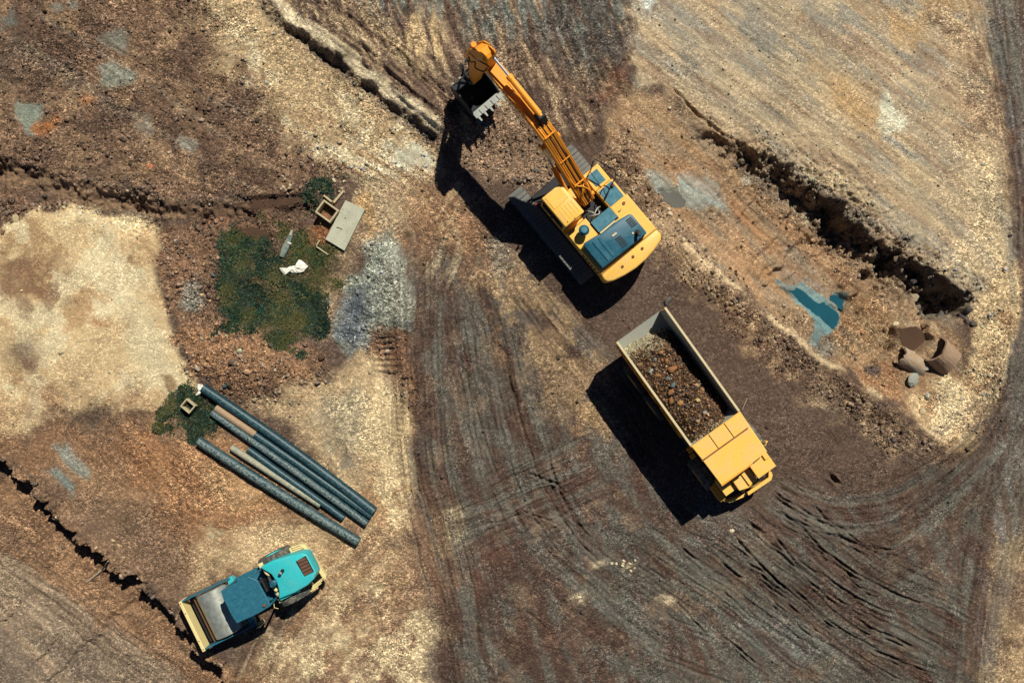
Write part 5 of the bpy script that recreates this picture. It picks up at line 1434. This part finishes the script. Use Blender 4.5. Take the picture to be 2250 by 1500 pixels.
    gr = obj('radiator_grille', prism([(-.30, -2.96), (.50, -2.90), (.54, -3.44), (-.30, -3.46)], 2.01, 2.035, 'z'), 'black', hd)
    for k in range(5):
        x = -.27 + k * .16
        obj('grille_slat', prism([(x, -2.98), (x + .12, -2.97), (x + .125, -3.40), (x, -3.42)], 2.03, 2.05, 'z'), 'rust', gr)
    obj('exhaust_slot', prism([(.22, -1.98), (.32, -1.90), (.48, -2.16), (.40, -2.26), (.30, -2.2)], 2.015, 2.03, 'z'), 'black', hd)
    obj('exhaust_pipe', tube([(.33, -2.02, 1.95), (.33, -2.02, 2.22), (.36, -2.12, 2.3)], .06, 10), 'steel', hd, True)
    obj('air_intake', lathe([(0, 0), (0, .10), (.16, .10), (.18, .15), (.28, .15), (.32, .08), (.32, 0)], (.06, -1.58, 1.95), (0, 0, 1), 18), 'teal', hd, True)
    obj('hood_side_panel', box(-.86, -.80, -2.4, -1.4, 1.3, 1.85, .02), 'cyan', hd)
    obj('fender_bracket', box(-.98, -.78, -1.40, -1.22, 1.5, 1.62, .02), 'cream', T)
    obj('fender_bracket', box(.9, 1.12, -1.32, -1.1, 1.5, 1.6, .02), 'cream', T)
    obj('rear_axle', tube([(-.9, -1.85, .83), (1.0, -1.85, .83)], .18, 10), 'black', T)
    wheel(T, .96, -1.75, .83, .52, 1, 'dustyrubber', 'cyan', 18, 'rear_wheel')
    wheel(T, -1.02, -1.85, .83, .50, -1, 'dustyrubber', 'cyan', 18, 'rear_wheel')
    # rear bumper with slotted corners
    rb = obj('rear_bumper', prism([(1.02, -3.18), (.96, -3.30), (.86, -3.36), (-.86, -3.60), (-1.0, -3.52), (-.86, -3.42), (.80, -3.22), (.92, -3.10)], .75, 1.12, 'z', .015), 'cream', T)
    for k in range(3):
        a = k * .10
        obj('bumper_slat', prism([(1.02 - a, -3.16), (1.06 - a, -3.15), (1.10 - a, -2.62), (1.06 - a, -2.62)], .98, 1.12, 'z'), 'cream', rb)
        obj('bumper_slat', prism([(-.86 - a * .9, -3.42 + a), (-.90 - a * .9, -3.44 + a), (-1.04 - a * .9, -2.84 + a), (-.99 - a * .9, -2.82 + a)], .98, 1.12, 'z'), 'cream', rb)
    obj('bumper_gusset', box(.70, 1.08, -2.66, -2.58, .9, 1.10), 'cream', rb)
    obj('bumper_gusset', box(-1.2, -.85, -2.85, -2.78, .9, 1.10), 'cream', rb)
    obj('side_mirror_arm', tube([(-.78, -1.1, 1.9), (-1.0, -1.05, 2.0), (-1.12, -1.2, 2.0)], .015, 6), 'cream', T)
    return T

build_excavator()
build_truck()
build_load()
build_roller()

# ------------------------------------------------------------------ pipes
def pipe(p0, p1, r, mat, label, extra=None, bow=0.0):
    (x0, y0), (x1, y1) = at(*p0, r), at(*p1, r)
    a = Vector((x0, y0, 0)); b = Vector((x1, y1, 0)); n = 12
    L = (b - a).length; d = (b - a) / L; side = Vector((-d.y, d.x, 0))
    za, zb = gz(x0, y0) + r - .03, gz(x1, y1) + r - .03
    T = thing('steel_pipe', label, 'pipe', (x0, y0, 0), 0, 'dusty pipes lying on the ground')
    pts = []
    for k in range(n + 1):
        t = k / n
        p = d * (L * t) + side * (bow * math.sin(math.pi * t))
        pts.append(Vector((p.x, p.y, max(za + (zb - za) * t, gz(x0 + p.x, y0 + p.y) + r * .86))))
    obj('pipe_shell', tube(pts, r, 22, cap=False), mat, T, True)
    obj('pipe_bore', tube(pts, r * .90, 22, cap=False), 'bore', T, True)
    for e, q in ((0, 1), (n, n - 1)):
        dd = (pts[e] - pts[q]).normalized()
        obj('pipe_rim', lathe([(0, r * .9), (0, r), (.004, r), (.004, r * .9), (0, r * .9)], pts[e], dd, 22), mat, T)
    if extra:
        t0, t1, m, nm, k = extra
        i0, i1 = int(t0 * n), max(int(t1 * n), int(t0 * n) + 1)
        obj(nm, tube(pts[i0:i1 + 1], r * k, 22, cap=False), m, T, True)
    return T
p1 = pipe((446, 852), (822, 1124), .235, 'pipe', 'thick dark teal pipe with a broken coupling, outermost beside the pale silt', (.88, 1.0, 'pipe', 'coupling_sleeve', 1.05), .12)
pipe((474, 896), (816, 1134), .185, 'pipe', 'dark teal pipe with a rusty tan end section', (0, .25, 'piperust', 'rusty_end', 1.01), .04)
pipe((465, 906), (806, 1150), .19, 'pipegrey', 'long dusty grey pipe with a pale crushed end', None, .03)
pipe((545, 987), (755, 1138), .175, 'pipe', 'shorter dusty dark pipe lying between the pale pipe and the grey pipe')
pipe((508, 983), (704, 1110), .165, 'pipepale', 'short pale clay coloured pipe lying among the dark pipes')
pipe((436, 968), (788, 1190), .235, 'pipegrey', 'thick dusty teal pipe lying apart from the others', None, -.05)

# ------------------------------------------------------------------ concrete pieces
def ring_box(name, label, cx, cy, ang, w, l, wall, h, depth, mat):
    x, y = cx, cy
    T = thing(name, label, 'concrete box', (x, y, gz(x, y)), ang)
    a, b = w / 2, l / 2
    for (x0, x1, y0, y1) in ((-a, a, -b, -b + wall), (-a, a, b - wall, b), (-a, -a + wall, -b + wall, b - wall), (a - wall, a, -b + wall, b - wall)):
        obj('box_wall', box(x0, x1, y0, y1, -.25, h, .018), mat, T)
    obj('box_floor', box(-a + wall, a - wall, -b + wall, b - wall, -.2, -.2 + depth), 'inner', T)
    return T
bx_, by_ = at(718, 464, .45)
B1 = ring_box('concrete_box', 'square yellowed concrete inspection box with a dark pit beside the slab', bx_, by_, math.radians(-36), .92, .76, .09, .45, .06, 'oldconc')
bx_, by_ = at(412, 892, .5)
ring_box('concrete_box', 'small square concrete box standing in the round clump of weeds', bx_, by_, math.radians(-40), .58, .50, .07, .46, .30, 'oldconc')
x, y = at(758, 494, .15)
sl_pts = [at(*p, .15) for p in ((759, 440), (802, 460), (757, 551), (715, 526))]
S = thing('concrete_slab', 'pale rectangular concrete slab lying beside the inspection box', 'slab', (x, y, gz(x, y)), 0)
obj('slab_body', prism([(a - x, b - y) for a, b in sl_pts], -.06, .15, 'z', .012), 'concrete', S)
obj('slab_crack', prism([(.02 - .42, -.10), (-.30, -.13), (-.12, -.21), (-.14, -.25), (-.32, -.17), (-.42, -.15)], .146, .153, 'z'), 'inner', S)
for (dx, dy, rr) in ((.02, .32, .035), (.18, .62, .02), (-.1, .75, .025), (.35, .5, .018), (.1, -.35, .016), (-.05, -.02, .015)):
    obj('slab_pit', lathe([(0, 0), (0, rr), (.004, rr), (.004, 0)], (dx, dy, .149), (0, 0, 1), 10), 'inner', S)
# low broken kerb beside the box
K = thing('broken_kerb', 'low mossy concrete kerb stub behind the inspection box', 'kerb', (*at(736, 434), gz(*at(736, 434))), 0)
def kerb_bar(p0, p1, w, h, parent, nm, mat='oldconc'):
    o = Vector((*at(736, 434), 0)); a = Vector((*at(*p0), 0)) - o; b = Vector((*at(*p1), 0)) - o
    d = (b - a).normalized(); s = Vector((-d.y, d.x, 0)) * w / 2
    return obj(nm, prism([(q.x, q.y) for q in (a - s, b - s, b + s, a + s)], -.15, h, 'z', .012), mat, parent)
kerb_bar((712, 430), (730, 444), .09, .14, K, 'kerb_bar')
kerb_bar((734, 446), (756, 420), .11, .16, K, 'kerb_bar')
K2 = thing('buried_kerb', 'thin half buried concrete edging strip below the slab', 'kerb', (*at(715, 545), gz(*at(715, 545))), 0)
def kb2(p0, p1, w, h):
    o = Vector((*at(715, 545), 0)); a = Vector((*at(*p0), 0)) - o; b = Vector((*at(*p1), 0)) - o
    d = (b - a).normalized(); s = Vector((-d.y, d.x, 0)) * w / 2
    obj('edging_bar', prism([(q.x, q.y) for q in (a - s, b - s, b + s, a + s)], -.15, h, 'z', .01), 'oldconc', K2)
kb2((696, 542), (722, 560), .06, .10); kb2((696, 540), (704, 528), .06, .10)
# mossy broken post in the weeds
x, y = at(632, 536)
P = thing('broken_post', 'mossy grey concrete post lying broken in the weeds', 'post', (x, y, gz(x, y) + .06), math.radians(-22))
bm = prism([(-.10, -.72), (.12, -.70), (.17, -.2), (.12, .35), (.05, .72), (-.06, .70), (-.12, .2), (-.17, -.3)], -.1, .17, 'z', .05)
obj('post_body', bm, 'moss', P)
obj('post_cap', prism([(-.05, .42), (.08, .42), (.04, .70), (-.04, .70)], .16, .22, 'z', .02), 'concrete', P)
obj('pale_strip', box(.02, .22, .04, .10, .16, .20, .01), 'white', P)

# broken culvert pipes ------------------------------------------------
def culvert(name, label, p, mat, r, length, az, tilt, sink, a0, a1):
    x, y = at(*p)
    T = thing(name, label, 'culvert pipe', (x, y, gz(x, y) + sink), az)
    T.rotation_euler = (0, tilt, az)
    bm = nb(); seg = 26; wall = .09; rg = random.Random(int(p[0]))
    outer, inner = [], []
    nl = 6
    for i in range(nl + 1):
        ro, ri = [], []
        for k in range(seg + 1):
            a = a0 + (a1 - a0) * k / seg
            xx = length * (i / nl) - (rg.uniform(0, .10) if i == 0 else -rg.uniform(0, .2) if i == nl else 0)
            jr = r * (1 + .012 * math.sin(a * 3 + i) + rg.uniform(-.02, .02))
            ro.append(bm.verts.new((xx, math.cos(a) * jr, math.sin(a) * jr)))
            ri.append(bm.verts.new((xx, math.cos(a) * (r - wall), math.sin(a) * (r - wall))))
        outer.append(ro); inner.append(ri)
    for i in range(nl):
        for k in range(seg):
            bm.faces.new((outer[i][k], outer[i][k + 1], outer[i + 1][k + 1], outer[i + 1][k]))
            bm.faces.new((inner[i][k], inner[i + 1][k], inner[i + 1][k + 1], inner[i][k + 1]))
        for k in (0, seg):
            bm.faces.new((outer[i][k], outer[i + 1][k], inner[i + 1][k], inner[i][k]))
    for i in (0, nl):
        for k in range(seg):
            bm.faces.new((outer[i][k], outer[i][k + 1], inner[i][k + 1], inner[i][k]))
    obj('culvert_shell', bm, mat, T)
    return T
culvert('culvert_pipe', 'narrow rust stained concrete culvert pipe jutting out of the rubble', (1980, 780), 'brownconc', .45, 1.35, math.radians(-27), .26, .16, .15, 2 * math.pi + .15)
culvert('culvert_pipe', 'wide brown stained concrete culvert pipe half buried beside the pit', (2052, 766), 'brownconc2', .72, 1.0, math.radians(-36), .38, .16, .15, 2 * math.pi + .15)

# white sheet crumpled by the weeds ---------------------------------------
def sheet(px, py, pts, label, lift, seed):
    x0, y0 = at(px, py)
    bm = nb(); P = smooth_line([((p[0] - px) / PPM, (py - p[1]) / PPM) for p in pts] + [((pts[0][0] - px) / PPM, (py - pts[0][1]) / PPM)], 5)[:-1]
    rg = np.random.default_rng(seed)
    rings = []
    c = P.mean(0)
    for k, s in enumerate((1.0, .82, .6, .36, .14)):
        ring = []
        for i, p in enumerate(P):
            q = c + (p - c) * s
            w = fbm(np.array([q[0] * 4 + seed]), np.array([q[1] * 4]), 140, 3)[0]
            h = lift * (1 - s * .75) + .10 * abs(w) + (.015 if k == 0 else .03)
            ring.append(bm.verts.new((q[0], q[1], gz(x0 + q[0], y0 + q[1]) - gz(x0, y0) + h)))
        rings.append(ring)
    n = len(P)
    for a, b in zip(rings[:-1], rings[1:]):
        for i in range(n):
            bm.faces.new((a[i], a[(i + 1) % n], b[(i + 1) % n], b[i]))
    bm.faces.new(rings[-1])
    low = [bm.verts.new((v.co.x, v.co.y, v.co.z - .03)) for v in rings[0]]
    for i in range(n):
        bm.faces.new((rings[0][i], low[i], low[(i + 1) % n], rings[0][(i + 1) % n]))
    o = obj('plastic_sheet', bm, 'white')
    o.location = (x0, y0, gz(x0, y0) + .01)
    tag(o, label, 'plastic sheet')
sheet(646, 592, [(614, 588), (628, 590), (640, 584), (656, 584), (666, 578), (656, 573), (662, 572), (677, 584), (672, 592), (666, 598), (650, 600), (636, 598), (626, 606), (622, 600)], 'crumpled white plastic sheet lying at the edge of the weeds', .16, 2)
sheet(437, 855, [(434, 846), (440, 843), (448, 846), (447, 856), (444, 862), (434, 870), (430, 868), (437, 860)], 'small torn pale plastic scrap at the end of the thick teal pipe', .10, 5)

# loose wood ---------------------------------------------------------
def stick(pts, r, label, name='plank', cat='wood', mat='wood', flat=False):
    P = [at(*p) for p in pts]
    o0 = P[0]
    T = [Vector((a - o0[0], b - o0[1], max(gz(a, b) - gz(*o0), 0) + r * .8)) for a, b in P]
    o = obj(name, tube(T, r, 7, r1=r * .7), mat)
    o.location = (*o0, gz(*o0)); tag(o, label, cat)
stick([(172, 1289), (205, 1262), (240, 1231)], .05, 'long weathered wooden pole lying across the slope edge', 'wooden_pole')
stick([(1641, 874), (1635, 888), (1630, 900)], .025, 'thin pale twig lying beside the truck bed', 'twig', 'twig')
stick([(802, 867), (814, 876)], .04, 'short pale wooden stake lying on the cream silt', 'wooden_stake')

# rocks one can pick out ------------------------------------------------
rock('boulder', 1468, 662, .26, (96, 92, 86), 'dark grey boulder lying behind the tail of the dump truck', None, 1)
rock('rock', 1056, 272, .20, (90, 112, 118), 'bluish broken rock fallen under the bucket teeth', None, 2)
rock('rock', 1068, 280, .17, (84, 108, 116), 'flat slate blue rock beside the fallen bucket rock', None, 3, flat=.5)
rock('rock', 1608, 1165, .15, (228, 214, 176), 'bright cream chunk on the road in front of the truck shadow', None, 4, flat=.5)
rock('rock', 1098, 752, .19, (110, 88, 70), 'round brown rock alone on the haul road', None, 5)
rock('rock', 1228, 783, .17, (96, 80, 66), 'dark rock between the haul road and the truck shadow', None, 6)
rock('boulder', 2010, 834, .38, (150, 152, 140), 'grey white boulder in front of the narrow culvert pipe', None, 7)
rock('rock', 1986, 712, .24, (190, 178, 146), 'pale block beside the brown puddle and the pit', None, 8, flat=.5)
rock('rock', 1546, 541, .15, (188, 170, 138), 'pale rock on the berm behind the counterweight', None, 9)
rock('rock', 497, 846, .20, (64, 84, 82), 'dark greenish rock in the rubble near the pipe end', None, 10)
rock('rock', 469, 604, .17, (86, 92, 88), 'dark wedge shaped rock beside the green weeds', None, 11)
rock('rock', 2026, 905, .22, (196, 178, 140), 'pale rock on the berm corner', None, 12)
rock('rock', 33, 480, .22, (182, 164, 126), 'pale yellow rock above the cream plateau', None, 13)
rock('rock', 9, 510, .17, (130, 104, 80), 'brown rock at the corner of the cream plateau', None, 14)
rg = random.Random(21)
for k in range(16):
    sz_ = rg.uniform(.07, .12); cl_ = rg.choice([(196, 178, 146), (170, 148, 118), (210, 196, 168)])
    rock('rock', 85 + k * 7.6 + rg.uniform(-3, 3), 452 + rg.uniform(-5, 5) + (4 if k < 3 else 0), sz_, cl_, kind_of(sz_, cl_) + ' stone in the row edging the cream plateau', 'row of pale stones on the plateau edge', 100 + k)
for k in range(18):
    sz_ = rg.uniform(.11, .26); cl_ = rg.choice([(120, 116, 104), (150, 138, 114), (92, 88, 82)])
    rock('rock', rg.uniform(2030, 2125), rg.uniform(630, 700), sz_, cl_, kind_of(sz_, cl_) + ' rock tumbled in the dark pit', 'rocks tumbled in the pit', 130 + k)
for k in range(46):
    t = rg.random(); a = BK[2 + int(t * 8)]; b = BK[min(3 + int(t * 8), len(BK) - 1)]; f_ = rg.random()
    sz_ = rg.uniform(.10, .24); cl_ = rg.choice([(92, 84, 74), (118, 104, 86), (78, 72, 68)])
    rock('rock', a[0] + (b[0] - a[0]) * f_ - rg.uniform(0, 26), a[1] + (b[1] - a[1]) * f_ + rg.uniform(4, 40), sz_, cl_, kind_of(sz_, cl_) + ' rock on the face of the ditch bank', 'rocks on the ditch bank', 150 + k)
for k in range(26):
    sz_ = rg.uniform(.06, .13); cl_ = rg.choice([(206, 192, 162), (170, 150, 122), (140, 118, 94)])
    rock('rock', rg.uniform(590, 800), rg.uniform(385, 425), sz_, cl_, kind_of(sz_, cl_) + ' stone on the bank above the concrete box', 'rubble stones above the concrete box', 200 + k)
for k in range(24):
    sz_ = rg.uniform(.06, .15); cl_ = rg.choice([(130, 108, 84), (100, 84, 70), (160, 138, 108), (96, 100, 98)])
    rock('rock', rg.uniform(1060, 1200), rg.uniform(290, 400), sz_, cl_, kind_of(sz_, cl_) + ' clod on the dug soil under the boom', 'clods under the boom', 230 + k)
for k in range(40):
    ang = rg.uniform(0, 1)
    px_, py_ = (rg.uniform(360, 470), rg.uniform(530, 700)) if ang < .45 else (rg.uniform(420, 690), rg.uniform(730, 890))
    sz_ = rg.uniform(.05, .10); cl_ = rg.choice([(206, 176, 136), (176, 132, 90), (150, 112, 78), (170, 160, 140)])
    rock('rock', px_, py_, sz_, cl_, kind_of(sz_, cl_) + ' stone in the orange brown rubble around the weeds', 'stones in the rubble ring', 260 + k)
for k in range(22):
    t = rg.random()
    px_ = 1440 + t * 180; py_ = 440 + t * 210
    sz_ = rg.uniform(.06, .14); cl_ = rg.choice([(150, 130, 104), (200, 184, 152), (90, 80, 70)])
    rock('rock', px_ + rg.uniform(-16, 22), py_ + rg.uniform(-18, 14), sz_, cl_, kind_of(sz_, cl_) + ' stone on the rubble berm beside the excavator', 'stones on the berm', 310 + k)
for k in range(9):
    rock('rock', rg.uniform(1340, 1400), rg.uniform(1228, 1262), rg.uniform(.05, .10), (216, 200, 164), 'bright crumb of pale rubble on the haul road', 'pale crumbs on the haul road', 340 + k)
for k in range(8):
    rock('rock', 235 + rg.uniform(-30, 45), 1195 + rg.uniform(-20, 35), rg.uniform(.06, .13), (190, 166, 126), 'pale stone on the crumbling edge above the wooden pole', 'stones on the crumbling edge', 350 + k)

for k in range(24):
    sz_ = rg.uniform(.05, .11); cl_ = rg.choice([(70, 58, 50), (84, 70, 58), (60, 54, 50)])
    t = rg.random()
    rock('rock', 1560 + t * 270 + rg.uniform(-60, 30), 560 + t * 210 + rg.uniform(-10, 40), sz_, cl_, kind_of(sz_, cl_) + ' clod lying on the basin floor around the teal puddle', 'dark clods on the basin floor', 370 + k)

# ------------------------------------------------------------------ weeds
def weeds(name, polys, n, label, seed, hmin=.07, hmax=.20, pal=((24, 58, 44), (18, 44, 38), (42, 70, 46), (84, 84, 40), (60, 52, 36)), wts=(.34, .28, .14, .1, .14), thin=.0):
    r = np.random.default_rng(seed)
    xs_, ys_ = [], []
    for P in polys:
        sl, m = poly(P, 22, 14, 8, .9)
        mm = m * np.clip(.55 + 1.0 * W3[sl] + .4 * W1[sl] - thin, 0.03, 1)
        w = mm.ravel() / mm.sum()
        k = int(n / len(polys))
        c = r.choice(w.size, k, p=w)
        xs_.append(X[sl].ravel()[c] + r.uniform(-.04, .04, k)); ys_.append(Y[sl].ravel()[c] + r.uniform(-.04, .04, k))
    x = np.concatenate(xs_); y = np.concatenate(ys_); z = ground_z(x, y); n = len(x)
    clump = np.clip(.7 + .6 * fbm(x / .5, y / .5, 150, 3), .25, 1.4)
    L = r.uniform(hmin, hmax, n) * clump; a = r.uniform(0, 2 * np.pi, n); w = r.uniform(.012, .03, n)
    up = r.uniform(.25, 1.0, n)
    dx, dy = np.cos(a), np.sin(a)
    B = np.stack([x, y, z], 1)
    S = np.stack([-dy * w, dx * w, np.zeros(n)], 1)
    mid = B + np.stack([dx * L * .35, dy * L * .35, L * up * .75], 1)
    tip = B + np.stack([dx * L * .95, dy * L * .95, L * up * .8], 1)
    V = np.stack([B - S * .5, B + S * .5, mid + S, mid - S, tip], 1).reshape(-1, 3)
    o = np.arange(n)[:, None] * 5
    F = np.concatenate([o + np.array([0, 1, 2]), o + np.array([0, 2, 3]), o + np.array([3, 2, 4])])
    pl = np.array([lin(c) for c in pal]) / 1.0
    tone = fbm(x / 1.2, y / 1.2, 152, 3)
    ci = r.choice(len(pal), n, p=wts)
    cc = pl[ci] * r.uniform(.7, 1.5, (n, 1)) * np.clip(1 + .4 * tone, .5, 1.6)[:, None]
    olive = sstep(.15, .7, tone + .5 * r.normal(0, .5, n))[:, None]
    cc = cc * (1 - .75 * olive) + lin((96, 90, 46)) * r.uniform(.5, 1.2, (n, 1)) * .75 * olive
    me = tri_mesh(name, V, F, np.repeat(cc, 5, 0))
    ob = bpy.data.objects.new(name, me); me.materials.append(M['leaf']); link(ob)
    tag(ob, label, 'weeds', kind='stuff')

m, nt, p = nmat('weed_leaf')
a_ = nt.nodes.new('ShaderNodeAttribute'); a_.attribute_name = 'tone'
nt.links.new(a_.outputs['Color'], p.inputs['Base Color'])
p.inputs['Roughness'].default_value = .6; p.inputs['Specular IOR Level'].default_value = .25
M['leaf'] = m
weeds('weeds', [[(490, 526), (560, 532), (612, 560), (650, 612), (668, 640), (640, 690), (600, 724), (490, 702)], [(490, 526), (560, 532), (612, 560), (650, 612), (668, 640), (640, 690), (600, 724), (490, 702)], [(640, 680), (700, 660), (712, 730), (690, 750), (640, 752), (600, 724)]], 44000, 'dense dark green weeds covering the hollow', 31)
weeds('weeds', [[(362, 908), (372, 880), (396, 872), (430, 876), (452, 880), (462, 905), (452, 930), (420, 948), (370, 954)]], 15000, 'round clump of dark green weeds around the small concrete box', 32)
weeds('weeds', [[(580, 490), (700, 500), (760, 560), (750, 650), (700, 660), (650, 610), (600, 545)], [(660, 530), (740, 560), (740, 640), (690, 640)]], 5200, 'sparse olive weeds between the slab and the gravel heap', 33, .06, .18, ((48, 66, 34), (74, 76, 38), (30, 60, 40), (96, 84, 46)), (.35, .3, .2, .15), .45)
weeds('weeds', [[(680, 425), (702, 422), (692, 450), (682, 455)], [(718, 410), (746, 412), (740, 426), (726, 426)]], 1500, 'tuft of green weeds beside the concrete inspection box', 34, .08, .2)
weeds('weeds', [[(430, 860), (470, 870), (500, 900), (470, 912), (448, 890)]], 1500, 'thin weeds growing between the pipe ends', 35, .06, .16, ((60, 72, 40), (40, 64, 40), (90, 84, 50), (30, 56, 38)), (.3, .3, .2, .2), .2)
